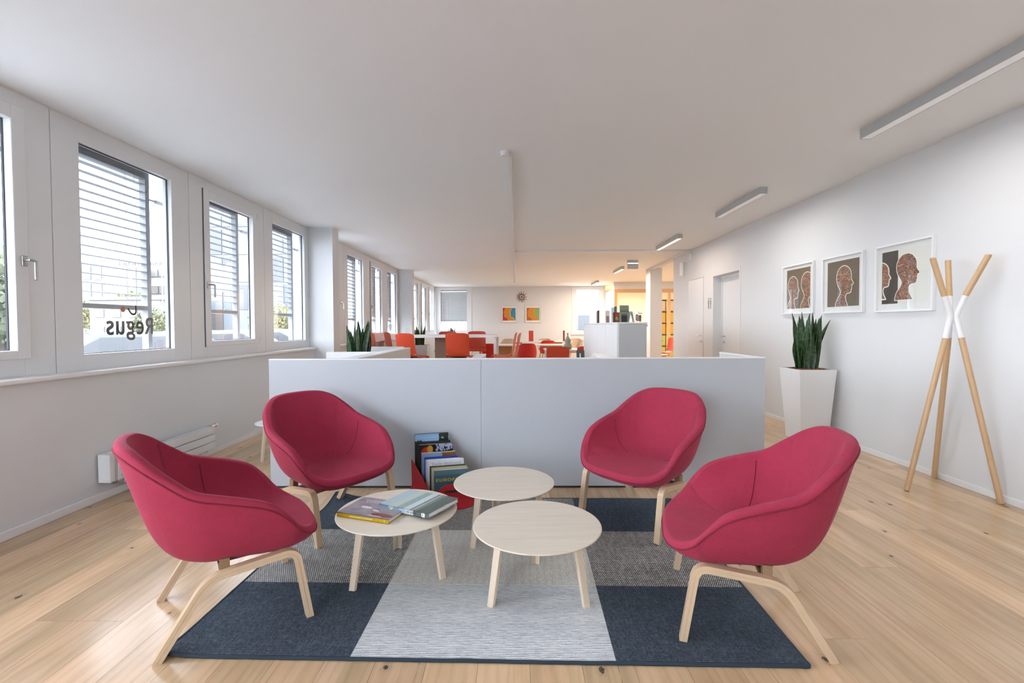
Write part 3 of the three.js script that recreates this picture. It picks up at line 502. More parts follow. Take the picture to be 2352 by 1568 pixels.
// ---------- coat stand ----------
{
  const s = thing('coat_stand', 'tripod coat stand of three crossed oak poles with white sleeves', 'coat stand', V(3.17, 0, 3.5));
  const O = V(3.17, 0, 3.5);
  const poleTex = ashTex.clone(); poleTex.center.set(0.5, 0.5); poleTex.rotation = Math.PI / 2; poleTex.repeat.set(2, 1.2);
  const woodPole = new THREE.MeshStandardMaterial({ map: poleTex, roughness: 0.4, color: lin(0.90, 0.80, 0.66) });
  const P = [ // foot, white start, bend, white end, tip (x, y, depth)
    [[2.884, 0, 3.515], [3.128, 1.135, 3.49], [3.158, 1.30, 3.487], [3.115, 1.44, 3.49], [3.035, 1.715, 3.50]],
    [[3.335, 0, 3.80], [3.205, 1.14, 3.55], [3.187, 1.30, 3.525], [3.215, 1.44, 3.56], [3.262, 1.715, 3.63]],
    [[3.315, 0, 3.255], [3.205, 1.14, 3.45], [3.187, 1.295, 3.475], [3.215, 1.44, 3.435], [3.285, 1.715, 3.345]]];
  const r = 0.0185;
  P.forEach((q, k) => {
    const v = q.map((p) => V(...p).sub(O)); v[0].y = r * 0.0;
    const lower = rod(v[0].clone().setY(0.004), v[1], r, r, 20);
    const pole = mesh('pole', [lower, rod(v[3], v[4], r, r, 20)], woodPole, s);
    mesh('tip', new THREE.SphereGeometry(r, 16, 8).scale(1, 0.4, 1).translate(v[4].x, v[4].y, v[4].z), woodPole, pole);
    mesh('sleeve', tube([v[1].clone().lerp(v[0], 0.002), v[1].clone().lerp(v[2], 0.5), v[2].clone().lerp(v[1], 0.06), v[2].clone().lerp(v[3], 0.18), v[2].clone().lerp(v[3], 0.6), v[3].clone().lerp(v[4], 0.003)], r * 1.03, 30, 18), M.white, s);
  });
}
// ---------- snake plants ----------
const leafTex = texture(128, 512, (u, v) => {
  const e = Math.abs(u - 0.5) * 2, band = fbm(u * 2 + 3, v * 34, 91, 3), zig = fbm(u * 7, v * 60 + Math.sin(u * 9) * 1.2, 92, 2), t = 0.5 + 1.9 * (band - 0.47) + 0.7 * (zig - 0.5), m = Math.max(0, Math.min(1, t));
  const ed = e > 0.88 ? 0.6 : 0; return [0.075 + 0.16 * m + 0.25 * ed, 0.17 + 0.22 * m + 0.2 * ed, 0.09 + 0.13 * m + 0.08 * ed];
});
M.leaf = [0.8, 1, 1.15].map((k) => new THREE.MeshStandardMaterial({ map: leafTex, roughness: 0.38, color: lin(k, k, k) }));
function leafGeo(h, w, lean, twist, curl) {
  const f = (u, v) => {
    const wd = w * (0.6 + 0.4 * Math.min(1, v * 2.2)) * (v > 0.55 ? Math.max(0.02, 1 - Math.pow((v - 0.55) / 0.45, 1.7)) : 1), a = (u - 0.5) * wd, cup = 0.35 * Math.abs(u - 0.5) * wd;
    const th = twist * v, x = a * Math.cos(th) - cup * Math.sin(th), z = a * Math.sin(th) + cup * Math.cos(th);
    return new THREE.Vector3(x + lean[0] * v * v * h + curl * Math.sin(v * 5) * 0.01, h * v * (1 - 0.5 * (lean[0] ** 2 + lean[1] ** 2) * v), z + lean[1] * v * v * h);
  };
  return sheet(f, 4, 14, 0.003);
}
function snakePlant(name, label, base, n, rx, rz, h0, h1, sd, group) {
  const keep = seed; seed = sd;
  const p = thing(name, label, 'plant', base, 0, group);
  for (let k = 0; k < n; k++) {
    const a = rr(0, 6.28), q = Math.sqrt(rnd()), x = Math.cos(a) * q * rx, z = Math.sin(a) * q * rz;
    const g = leafGeo(rr(h0, h1), rr(0.042, 0.08), [x / rx * rr(0.02, 0.2) + rr(-0.07, 0.07), z / rz * rr(0.02, 0.18) + rr(-0.05, 0.05)], rr(-1.2, 1.2), rr(-1, 1));
    const l = mesh('leaf', g, M.leaf[Math.floor(rnd() * 3)], p); l.position.set(x * 0.75, 0, z * 0.75); l.rotation.y = rr(-0.9, 0.9);
  }
  seed = keep; return p;
}
function taperPlanter(name, label, x, d, top, bot, h, group) {
  const p = thing(name, label, 'planter', V(x, 0, d), 0, group);
  const pos = [], idx = [], t = top / 2, b = bot / 2, q = t - 0.012;
  const quad = (...v) => { const s = pos.length / 3; v.forEach((w) => pos.push(...w)); idx.push(s, s + 1, s + 2, s, s + 2, s + 3); };
  const c = [[-1, 1], [1, 1], [1, -1], [-1, -1]];
  for (let k = 0; k < 4; k++) { const [ax, az] = c[k], [bx2, bz] = c[(k + 1) % 4]; quad([ax * b, 0, az * b], [bx2 * b, 0, bz * b], [bx2 * t, h, bz * t], [ax * t, h, az * t]); quad([ax * t, h, az * t], [bx2 * t, h, bz * t], [bx2 * q, h, bz * q], [ax * q, h, az * q]); quad([bx2 * q, h - 0.06, bz * q], [ax * q, h - 0.06, az * q], [ax * q, h, az * q], [bx2 * q, h, bz * q]); }
  quad([-q, h - 0.05, q], [q, h - 0.05, q], [q, h - 0.05, -q], [-q, h - 0.05, -q]); quad([-b, 0, -b], [b, 0, -b], [b, 0, b], [-b, 0, b]);
  const g = new THREE.BufferGeometry(); g.setAttribute('position', new THREE.Float32BufferAttribute(pos, 3)); g.setIndex(idx); g.computeVertexNormals(); g.setAttribute('uv', new THREE.Float32BufferAttribute(new Float32Array(pos.length / 3 * 2), 2));
  mesh('pot', g, M.planter || (M.planter = std(lin(0.80, 0.80, 0.80), 0.32)), p);
  return p;
}
const pebG = new THREE.IcosahedronGeometry(0.009, 0);
function pebbles(parent, w, y, mound, n) {
  const m = new THREE.InstancedMesh(pebG, M.clay || (M.clay = std(lin(0.22, 0.075, 0.035), 0.95)), n), q = new THREE.Matrix4(), e = new THREE.Euler(), col = new THREE.Color();
  for (let k = 0; k < n; k++) { const x = rr(-w, w), z = rr(-w, w), r = Math.max(Math.abs(x), Math.abs(z)) / w; q.makeRotationFromEuler(e.set(rnd() * 6, rnd() * 6, rnd() * 6)); const s = rr(0.7, 1.35); q.scale(new THREE.Vector3(s, s * 0.8, s)); q.setPosition(x, y + mound * (1 - r * r) + rr(-0.004, 0.003), z); m.setMatrixAt(k, q); const t = rr(0.5, 1.3); m.setColorAt(k, col.setRGB(t, t * rr(0.8, 1.1), t)); }
  m.name = 'clay_pebbles'; m.userData.kind = 'stuff'; shade(m); parent.add(m); return m;
}
{
  const p = taperPlanter('tall_planter', 'tall tapered white planter with clay pebbles against the picture wall', 3.135, 5.145, 0.385, 0.285, 0.765);
  pebbles(p, 0.18, 0.745, 0.025, 520);
  mesh('pebble_bed', new THREE.SphereGeometry(0.18, 16, 6, 0, 6.29, 0, 1.57).scale(1, 0.13, 1).translate(0, 0.737, 0), M.clay, p);
  snakePlant('snake_plant', 'dense dark green snake plant in the tall planter by the pictures', V(3.12, 0.757, 5.14), 40, 0.155, 0.13, 0.28, 0.62, 5, 'snake plants in planters');
  snakePlant('snake_plant', 'snake plant growing out of the plant box beside the window column', V(-1.76, 0.801, 5.2), 20, 0.12, 0.22, 0.38, 0.53, 9, 'snake plants in planters');
  const p2 = taperPlanter('tall_planter', 'tapered white planter beside the high table by the windows', -2.30, 11.15, 0.40, 0.30, 0.80);
  pebbles(p2, 0.185, 0.775, 0.02, 160);
  snakePlant('snake_plant', 'snake plant in the planter behind the high table by the windows', V(-2.30, 0.79, 11.15), 14, 0.14, 0.12, 0.36, 0.58, 15, 'snake plants in planters');
  const p3 = taperPlanter('tall_planter', 'tapered white planter in front of the window in the far end wall', -2.25, 16.2, 0.40, 0.30, 0.80);
  snakePlant('snake_plant', 'snake plant in front of the far end window with the grey blind', V(-2.25, 0.77, 16.2), 9, 0.13, 0.12, 0.40, 0.62, 21, 'snake plants in planters');
}
// ---------- framed prints on the right wall ----------
const headPath = (c, s, ox, oy) => { // head in profile looking right, unit about 1 tall
  const q = (x, y) => [ox + x * s, oy + y * s];
  const pts = [[-0.28, 1.0], [-0.27, 0.86], [-0.12, 0.70], [-0.10, 0.60], [-0.22, 0.45], [-0.25, 0.27], [-0.18, 0.10], [-0.02, 0.02], [0.14, 0.06], [0.24, 0.17], [0.265, 0.29], [0.25, 0.335], [0.27, 0.38], [0.325, 0.455], [0.315, 0.48], [0.27, 0.49], [0.275, 0.525], [0.265, 0.545], [0.272, 0.57], [0.255, 0.60], [0.255, 0.645], [0.22, 0.675], [0.12, 0.68], [0.085, 0.71], [0.07, 0.78], [0.10, 0.88], [0.17, 1.0]];
  c.beginPath(); c.moveTo(...q(...pts[0])); for (let i = 1; i < pts.length - 1; i++) { const a = q(...pts[i]), b = q(...pts[i + 1]); c.quadraticCurveTo(a[0], a[1], (a[0] + b[0]) / 2, (a[1] + b[1]) / 2); } c.lineTo(...q(...pts[pts.length - 1])); c.closePath();
};
function petals(c, x0, y0, w, h, n, sd, dense) {
  const pal = ['#7a2f25', '#b5683a', '#2f4a52', '#c98a52', '#8e3a3a', '#4a6a70', '#d1a06a', '#5b2a2a', '#a04a35', '#274047'];
  for (let k = 0; k < n; k++) { const x = x0 + hash(k, 1, sd) * w, y = y0 + hash(k, 2, sd) * h, r = (3 + 7 * hash(k, 3, sd)) * dense; c.fillStyle = pal[Math.floor(hash(k, 4, sd) * 10)]; c.beginPath(); c.ellipse(x, y, r, r * (0.55 + 0.45 * hash(k, 5, sd)), hash(k, 6, sd) * 3, 0, 6.3); c.fill(); if (hash(k, 7, sd) < 0.35) { c.fillStyle = '#c9cdd0'; c.beginPath(); c.arc(x, y, r * 0.5, 0, 6.3); c.fill(); c.fillStyle = '#1b2b3a'; c.beginPath(); c.arc(x, y, r * 0.3, 0, 6.3); c.fill(); } }
}
function headFill(c, w, h, s, ox, oy, sd, line) {
  c.save(); headPath(c, s, ox, oy); c.clip(); c.fillStyle = '#94745a'; c.fillRect(0, 0, w, h); petals(c, ox - s * 0.4, oy, s * 0.8, s * 1.05, 2600, sd, s / 560); c.restore();
  headPath(c, s, ox, oy); c.strokeStyle = '#f1ede2'; c.lineWidth = line; c.lineJoin = 'round'; c.stroke();
}
function framedPrint(d0, d1, y0, y1, label, tex, aw, ah, ax, ay) { // art rectangle (metres) inside the mount, centre offset
  const W = d1 - d0, H = y1 - y0, f = thing('framed_print', label, 'picture', V(XR, (y0 + y1) / 2, (d0 + d1) / 2), -Math.PI / 2, 'framed head prints on the long wall');
  const b = 0.018, dp = 0.03;
  const bar = (w, h, x, y) => new RoundedBoxGeometry(w, h, dp, 2, 0.002).translate(x, y, dp / 2);
  mesh('frame', [bar(b, H, -W / 2 + b / 2, 0), bar(b, H, W / 2 - b / 2, 0), bar(W - 2 * b, b, 0, H / 2 - b / 2), bar(W - 2 * b, b, 0, -H / 2 + b / 2)], M.trim, f);
  mesh('mount', new THREE.BoxGeometry(W - 2 * b, H - 2 * b, 0.006).translate(0, 0, 0.006), std(lin(0.78, 0.78, 0.77), 0.9), f);
  mesh('print', new THREE.PlaneGeometry(aw, ah).translate(ax, ay, 0.0095), new THREE.MeshStandardMaterial({ map: tex, roughness: 0.85 }), f);
  mesh('glass', new THREE.PlaneGeometry(W - 2 * b, H - 2 * b).translate(0, 0, 0.018), M.glass, f);
}
framedPrint(3.853, 4.474, 1.346, 1.955, 'framed print of two patterned heads, one alone on white, beside the coat stand', canvasTex(1024, 1024, (c, w, h) => {
  c.fillStyle = '#e4e2dc'; c.fillRect(0, 0, w, h); c.fillStyle = '#4c453e'; c.fillRect(0, 0, w * 0.37, h);
  c.save(); c.beginPath(); c.rect(0, 0, w * 0.37, h); c.clip(); headFill(c, w, h, 760, -30, 170, 3, 22); c.restore(); headFill(c, w, h, 905, 560, 60, 5, 14);
}), 0.49, 0.47, 0.0, 0.005);
framedPrint(4.63, 5.245, 1.355, 1.957, 'framed print of a single patterned head on brown, middle of the three', canvasTex(1024, 1024, (c, w, h) => { c.fillStyle = '#6e6152'; c.fillRect(0, 0, w, h); headFill(c, w, h, 960, 540, 90, 9, 18); }), 0.475, 0.475, 0.0, 0.005);
framedPrint(5.40, 6.025, 1.363, 1.963, 'framed print of two patterned heads on brown above the snake plant', canvasTex(1024, 1024, (c, w, h) => { c.fillStyle = '#75654f'; c.fillRect(0, 0, w, h); headFill(c, w, h, 900, 270, 150, 13, 18); headFill(c, w, h, 980, 880, 90, 17, 18); }), 0.47, 0.475, 0.0, 0.005);
// ---------- radiator ----------
{
  const r = thing('radiator', 'low white panel radiator with valves under the windows', 'radiator', V(-2.95, 0, 3.9));
  const o = (g) => g.translate(2.95, 0, 3.9);
  for (const [a, b] of [[0.082, 0.148], [0.154, 0.219], [0.225, 0.286]]) mesh('panel', o(rbx(-2.915, -2.90, a, b, 3.46, 4.47, 0.004)), M.pvc, r);
  for (const x of [-2.985, -2.962, -2.94]) mesh('rib', o(rbx(x, x + 0.012, 0.09, 0.288, 3.46, 4.47, 0.003)), M.pvc, r);
  mesh('end_cover', [o(rbx(-2.985, -2.898, 0.135, 0.335, 3.30, 3.345, 0.004)), o(rbx(-2.98, -2.902, 0.135, 0.33, 3.353, 3.362, 0.002)), o(rbx(-2.985, -2.898, 0.135, 0.335, 3.37, 3.452, 0.004))], M.pvc, r);
  mesh('valve', [o(rod(V(-2.898, 0.165, 3.41), V(-2.872, 0.165, 3.41), 0.016)), o(rod(V(-2.898, 0.305, 3.40), V(-2.88, 0.305, 3.40), 0.013))], M.chrome, r);
  mesh('vent_valve', [o(rod(V(-2.94, 0.288, 4.47), V(-2.94, 0.288, 4.53), 0.014)), o(rod(V(-2.94, 0.288, 4.53), V(-2.94, 0.288, 4.55), 0.02))], M.chrome, r);
  mesh('pipe', o(tube([V(-2.93, 0.136, 3.41), V(-2.93, 0.112, 3.41), V(-2.95, 0.10, 3.41), V(-2.999, 0.10, 3.41)], 0.009, 12)), M.steel, r); mesh('pipe', o(tube([V(-2.93, 0.09, 4.40), V(-2.93, 0.075, 4.40), V(-2.95, 0.068, 4.40), V(-2.999, 0.068, 4.40)], 0.009, 12)), M.steel, r);
}
// ---------- linear ceiling lamps ----------
const lampG = new THREE.PlaneGeometry(0.062, 1.15).rotateX(Math.PI / 2);
function linearLamp(far, len, on, label) {
  const l = thing('linear_ceiling_lamp', label, 'ceiling lamp', V(2.613, HC, far - len / 2), 0, 'row of linear ceiling lamps');
  mesh('housing', [new RoundedBoxGeometry(0.004, 0.072, len, 1, 0.001).translate(-0.0365, -0.036, 0), new RoundedBoxGeometry(0.004, 0.072, len, 1, 0.001).translate(0.0365, -0.036, 0), new THREE.BoxGeometry(0.07, 0.01, len).translate(0, -0.005, 0), new RoundedBoxGeometry(0.077, 0.072, 0.004, 1, 0.001).translate(0, -0.036, len / 2), new RoundedBoxGeometry(0.077, 0.072, 0.004, 1, 0.001).translate(0, -0.036, -len / 2)], M.alu, l);
  const e = on === 'warm' ? [1.0, 0.80, 0.63] : [1, 0.97, 0.93], k = on === 'warm' ? (far < 9 ? 0.5 : 1.0) : 0.08;
  mesh('diffuser', new THREE.BoxGeometry(0.068, 0.006, len - 0.01).translate(0, -0.067, 0), new THREE.MeshStandardMaterial({ color: lin(0.7, 0.7, 0.7), roughness: 0.5, emissive: lin(...e), emissiveIntensity: k }), l);
  const a = new THREE.RectAreaLight(new THREE.Color().setRGB(...e), on === 'warm' ? (far < 9 ? 0.2 : 1) * LAMP_WARM : LAMP_COOL, 0.062, len - 0.03);
  a.position.copy(V(2.613, HC - 0.075, far - len / 2)); a.lookAt(2.613, 0, -(far - len / 2)); a.rotation.set(-Math.PI / 2, 0, 0); scene.add(a);
}
linearLamp(3.61, 1.22, 'cool', 'long aluminium ceiling lamp above the coat stand');
linearLamp(6.20, 1.13, 'cool', 'aluminium ceiling lamp above the tall planter');
linearLamp(8.84, 1.20, 'warm', 'warm glowing ceiling lamp in front of the doors');
linearLamp(12.75, 1.0, 'warm', 'warm glowing ceiling lamp beyond the white cable duct');
linearLamp(16.6, 1.2, 'warm', 'warm glowing ceiling lamp near the bright far window');
linearLamp(1.0, 1.22, 'cool', 'aluminium ceiling lamp of the row beyond the coat stand, nearest the entrance end');
// ---------- ceiling duct, detector, fixtures ----------
{
  const d = thing('cable_duct', 'white cable duct across the ceiling with a branch to the wall', 'cable duct', V(-0.05, HC, 4));
  const o = (g) => g.translate(0.05, -HC, 4);
  mesh('main_run', o(rbx(-0.077, -0.045, HC - 0.036, HC - 0.0006, 4.02, 15.8, 0.002)), M.white, d);
  mesh('branch', [o(rbx(-0.045, XR - 0.005, HC - 0.03, HC - 0.0006, 9.22, 9.27, 0.002)), o(rbx(XR - 0.035, XR - 0.003, HC - 0.03, HC - 0.0006, 9.27, 10.3, 0.002))], M.white, d);
  for (const k of [8.5, 12.7, 15.7]) mesh('coupler', o(rbx(-0.10, -0.04, HC - 0.03, HC - 0.0006, k, k + 0.07, 0.002)), M.white, d);
  const s = thing('smoke_detector', 'round white smoke detector at the near end of the cable duct', 'detector', V(-0.098, HC, 4.0));
  mesh('body', new THREE.CylinderGeometry(0.038, 0.034, 0.035, 28).translate(0, -0.0175, 0), M.white, s);
  mesh('base', new THREE.CylinderGeometry(0.042, 0.042, 0.012, 28).translate(0, -0.006, 0), M.white, s);
  const e = thing('emergency_light', 'white box light hanging under the ceiling near the side room', 'light', V(2.587, HC, 10.65));
  mesh('housing', [new RoundedBoxGeometry(0.242, 0.2, 0.04, 2, 0.004).translate(0, -0.1, 0)], M.alu, e);
  mesh('light_strip', new THREE.BoxGeometry(0.23, 0.016, 0.005).translate(0, -0.075, 0.021), new THREE.MeshStandardMaterial({ color: lin(0.8, 0.8, 0.8), emissive: lin(1, 0.95, 0.88), emissiveIntensity: 0.9 }), e);
  const w = thing('wall_speaker', 'white wall speaker on a bracket high on the long wall', 'speaker', V(XR, 2.35, 9.46));
  mesh('body', [new THREE.CylinderGeometry(0.045, 0.045, 0.25, 20).translate(-0.10, -0.01, 0), new THREE.SphereGeometry(0.045, 20, 10).scale(1, 0.4, 1).translate(-0.10, 0.115, 0)], M.white, w);
  mesh('bracket', [rod(new THREE.Vector3(-0.10, 0.11, 0), new THREE.Vector3(-0.10, 0.19, 0), 0.012), rod(new THREE.Vector3(-0.10, 0.14, 0), new THREE.Vector3(0, 0.14, 0.08), 0.012)], M.white, w);
  const j = mesh('junction_box', rbx(XR - 0.04, XR, 2.47, 2.62, 9.17, 9.24, 0.004), M.white); tag(j, 'small white junction box above the wall speaker', 'box');
}
// ---------- books ----------
// a book lying at the origin: width w along x, height h along z (spine at z = +h/2 side if spineZ, else x = -w/2), thickness t up
function book(name, label, pos, euler, w, h, t, cover, spine, group, spineAtFront) {
  const b = thing(name, label, 'book', pos, 0, group); b.rotation.set(...euler);
  const mc = cover.isTexture ? new THREE.MeshStandardMaterial({ map: cover, roughness: 0.32 }) : std(cover, 0.4);
  const ms = spine.isTexture ? new THREE.MeshStandardMaterial({ map: spine, roughness: 0.32 }) : std(spine, 0.4);
  const flat = new THREE.BoxGeometry(w, 0.0028, h);
  mesh('front_cover', flat.clone().translate(0, t - 0.0014, 0), mc, b);
  mesh('back_cover', flat.clone().translate(0, 0.0014, 0), ms, b);
  const e = 0.004;
  if (spineAtFront) { mesh('spine', new THREE.BoxGeometry(w, t, 0.0028).translate(0, t / 2, h / 2 - 0.0014), ms, b); mesh('pages', new THREE.BoxGeometry(w - 2 * e, t - 0.0056, h - e - 0.004).translate(0, t / 2, -e / 2 + 0.0), M.paper, b); }
  else { mesh('spine', new THREE.BoxGeometry(0.0028, t, h).translate(-w / 2 + 0.0014, t / 2, 0), ms, b); mesh('pages', new THREE.BoxGeometry(w - e - 0.004, t - 0.0056, h - 2 * e).translate(e / 2, t / 2, 0), M.paper, b); }
  return b;
}
{ // two picture books on the coffee table
  const c1 = canvasTex(512, 640, (c, w, h) => {
    c.fillStyle = '#8f8a90'; c.fillRect(0, 0, w, h);
    const g = ['#a79fa8', '#7c6f78', '#8d7f88', '#a08a90', '#6f6268']; for (let k = 0; k < 60; k++) { c.fillStyle = g[k % 5]; c.globalAlpha = 0.35; c.beginPath(); c.ellipse(hash(k, 1, 5) * w, hash(k, 2, 5) * h, 30 + 60 * hash(k, 3, 5), 16 + 30 * hash(k, 4, 5), hash(k, 5, 5) * 3, 0, 6.3); c.fill(); } c.globalAlpha = 1;
    c.fillStyle = '#d9d3d8'; c.font = 'bold 58px serif'; c.fillText('universal', 60, 110); c.fillText('CUISINE', 90, 170);
    c.fillStyle = '#e2cfd6'; c.beginPath(); c.ellipse(180, 350, 60, 34, 0.2, 0, 6.3); c.fill(); c.beginPath(); c.ellipse(300, 420, 42, 22, 0.5, 0, 6.3); c.fill();
    c.fillStyle = '#6d2a22'; c.beginPath(); c.ellipse(410, 540, 110, 60, 0.1, 0, 6.3); c.fill(); c.fillStyle = '#8a3b2d'; c.beginPath(); c.ellipse(430, 520, 70, 30, 0.2, 0, 6.3); c.fill();
    c.fillStyle = '#e9e4e6'; c.fillRect(390, 200, 26, 110); c.fillRect(300, 580, 120, 14);
  });
  const s1 = canvasTex(512, 64, (c, w, h) => { c.fillStyle = '#b9940f'; c.fillRect(0, 0, w, h); c.fillStyle = '#f2e6b8'; c.font = 'bold 26px sans-serif'; c.fillText('universal CUISINE', 130, 42); c.fillRect(470, 8, 3, 48); });
  const ang = Math.atan2(2.152 - 2.242, 0.275); // spine direction in (x, depth)
  book('picture_book', 'picture book with yellow spine lying under the landscape book', V(-0.708, 0.3205, 2.315), [0, ang, 0], 0.29, 0.215, 0.022, c1, s1, 'picture books on the coffee table', true);
  const c2 = canvasTex(640, 512, (c, w, h) => {
    const st = [['#a9bcc4', 0, 0.2], ['#b7c3bb', 0.2, 0.36], ['#8ca39c', 0.36, 0.5], ['#c4d0d6', 0.5, 0.62], ['#5d6a62', 0.62, 0.66], ['#9aa59a', 0.66, 0.7], ['#4d574f', 0.7, 1.0]];
    for (const [f, a, b] of st) { c.fillStyle = f; c.fillRect(w * a, 0, w * (b - a) + 1, h); }
    for (let k = 0; k < 900; k++) { const x = hash(k, 1, 8), y = hash(k, 2, 8); c.fillStyle = x > 0.68 ? ['#6b7568', '#59625a', '#77796c'][k % 3] : x < 0.36 ? '#c6cbbd' : '#a9bab8'; c.globalAlpha = 0.35; c.fillRect(x * w, y * h, 10 * hash(k, 3, 8), 26 * hash(k, 4, 8)); } c.globalAlpha = 1;
    c.strokeStyle = '#dfe4e0'; c.lineWidth = 4; for (const x of [0.675, 0.72, 0.76]) { c.beginPath(); c.moveTo(w * x, 0); c.lineTo(w * (x - 0.02), h); c.stroke(); }
  });
  const s2 = canvasTex(640, 64, (c, w, h) => { const st = [['#5b7d99', 0, 0.2], ['#a9bcae', 0.2, 0.3], ['#6d97ad', 0.3, 0.42], ['#a7b6c9', 0.42, 0.54], ['#c9d2cf', 0.54, 0.7], ['#55605c', 0.7, 1]]; for (const [f, a, b] of st) { c.fillStyle = f; c.fillRect(w * a, 0, w * (b - a) + 1, h); } c.fillStyle = '#2b3236'; c.font = 'bold 34px serif'; c.fillText('III HIM', w * 0.56, 44); c.fillStyle = '#e8ecea'; c.fillRect(w * 0.86, 8, 40, 48); c.fillStyle = '#30383a'; c.font = 'bold 34px sans-serif'; c.fillText('Z', w * 0.87, 44); });
  const ang2 = Math.atan2(2.182 - 2.337, 0.281);
  const b2 = book('picture_book', 'large landscape picture book in green and grey lying on another book', V(-0.503, 0.331, 2.372), [0, ang2, 0.028], 0.32, 0.235, 0.024, c2, s2, 'picture books on the coffee table', true);
}
{ // red holder with standing books
  const B = 14 * R, O = V(-0.545, RUG + 0.0005, 3.345);
  const h = thing('book_holder', 'red felt book holder full of upright books in front of the partition', 'book holder', O, B);
  const red = std(lin(0.46, 0.012, 0.02), 0.85, { bumpMap: feltBump, bumpScale: 0.001 });
  const path = (pts) => new THREE.CatmullRomCurve3(pts.map(([x, z]) => new THREE.Vector3(x, 0, z)));
  const wing = path([[-0.205, -0.17], [-0.165, -0.05], [-0.115, 0.08], [-0.075, 0.165]]), flap = path([[-0.075, 0.165], [-0.03, 0.195], [0.06, 0.205], [0.15, 0.185], [0.195, 0.11], [0.20, 0.0]]);
  const leaf = (p, top, out) => sheet((u, v) => { const q = p.getPoint(u), t = p.getTangent(u), y = 0.004 + v * top(u), k = 0.04 * Math.pow(1 - v, 2) * Math.max(0, 1 - y / 0.06); return new THREE.Vector3(q.x + t.z * (out * v - k), y, q.z - t.x * (out * v - k) * 1); }, 24, 14, 0.005);
  mesh('side_leaf', leaf(wing, (u) => 0.245 - 0.10 * u - 0.115 * u * u, -0.004), red, h);
  mesh('front_leaf', leaf(flap, (u) => 0.03 + 0.125 * Math.min(1, Math.sqrt(u * 3.2)) - 0.03 * Math.max(0, u - 0.6), 0.012), red, h);
  mesh('base', new RoundedBoxGeometry(0.34, 0.006, 0.32, 2, 0.002).translate(0.02, 0.004, 0.0), red, h);
  mesh('grip_slot', new RoundedBoxGeometry(0.085, 0.016, 0.004, 3, 0.0018).translate(0.045, 0.118, 0.2135), M.black, h);
  const pic = (f) => canvasTex(256, 320, f);
  const land = pic((c, W, H) => { c.fillStyle = '#7fa9cf'; c.fillRect(0, 0, W, H); const g = ['#9cc0dd', '#b3cfe3']; for (let k = 0; k < 12; k++) { c.fillStyle = g[k % 2]; c.globalAlpha = 0.5; c.fillRect(0, 10 + k * 8, W, 5); } c.globalAlpha = 1; c.fillStyle = '#1b231d'; for (let k = 0; k < 70; k++) { c.beginPath(); c.arc(W * 0.74 + hash(k, 1, 3) * 66, hash(k, 2, 3) * 90, 10, 0, 6.3); c.fill(); c.beginPath(); c.arc(hash(k, 3, 3) * 46, 40 + hash(k, 4, 3) * 70, 8, 0, 6.3); c.fill(); } c.fillRect(0, 96, W, H); });
  const fire = pic((c, W, H) => { c.fillStyle = '#0b0b0d'; c.fillRect(0, 0, W, H); c.fillStyle = '#b3260f'; c.beginPath(); c.ellipse(62, 60, 48, 44, 0, 0, 6.3); c.fill(); c.fillStyle = '#b98a2a'; c.beginPath(); c.ellipse(84, 30, 22, 24, 0, 0, 6.3); c.fill(); c.fillStyle = '#9aa2c0'; for (let k = 0; k < 60; k++) { c.beginPath(); c.arc(130 + hash(k, 1, 4) * 120, hash(k, 2, 4) * 40, 7, 0, 6.3); c.fill(); } });
  const two = pic((c, W, H) => { c.fillStyle = '#7e97bb'; c.fillRect(0, 0, W, H); c.fillStyle = '#7a4f1f'; c.fillRect(W * 0.6, 0, W, H); });
  const eur = pic((c, W, H) => { c.fillStyle = '#456472'; c.fillRect(0, 0, W, H); c.fillStyle = '#53757d'; c.fillRect(0, 0, W, 50); c.fillStyle = '#c8b04a'; c.font = 'bold 44px sans-serif'; c.fillText('EUROPE', 12, 118); c.font = 'bold 40px sans-serif'; c.fillText('BY S', 190, 112); });
  const mor = pic((c, W, H) => { c.fillStyle = '#dcdfe4'; c.fillRect(0, 0, W, H); c.fillStyle = '#7d8794'; c.font = '30px serif'; c.fillText('Taste Morocco', 30, 40); });
  const S = [ // width, height, thickness, cover, spine, z of front face, x centre, label
    [0.245, 0.425, 0.022, land, lin(0.02, 0.02, 0.02), -0.138, -0.06, 'tall book with a sky and trees cover, rearmost in the red holder'],
    [0.245, 0.372, 0.018, lin(0.02, 0.02, 0.025), lin(0.02, 0.02, 0.02), -0.114, -0.048, 'thin black book in the red holder behind the fire picture book'],
    [0.245, 0.36, 0.03, fire, lin(0.03, 0.03, 0.03), -0.080, -0.034, 'black book with a fire picture on its cover in the red holder'],
    [0.245, 0.305, 0.026, two, lin(0.55, 0.47, 0.32), -0.050, -0.016, 'book with a blue and brown cover in the red holder'],
    [0.24, 0.278, 0.02, lin(0.02, 0.05, 0.32), lin(0.02, 0.05, 0.4), -0.028, 0.0, 'slim bright blue book in the red holder'],
    [0.24, 0.27, 0.014, lin(0.6, 0.62, 0.66), lin(0.03, 0.05, 0.28), -0.012, 0.006, 'thin pale book with dark blue spine in the red holder'],
    [0.26, 0.268, 0.032, mor, lin(0.72, 0.73, 0.75), 0.022, 0.026, 'thick white book with lettering along its top in the red holder'],
    [0.25, 0.232, 0.014, lin(0.05, 0.06, 0.04), lin(0.05, 0.05, 0.03), 0.040, 0.038, 'thin dark green book in the red holder'],
    [0.25, 0.228, 0.016, lin(0.5, 0.46, 0.3), lin(0.35, 0.3, 0.1), 0.060, 0.048, 'book with yellow edge in the red holder'],
    [0.245, 0.215, 0.022, eur, lin(0.55, 0.6, 0.62), 0.086, 0.06, 'travel book with large title lettering, foremost in the red holder']];
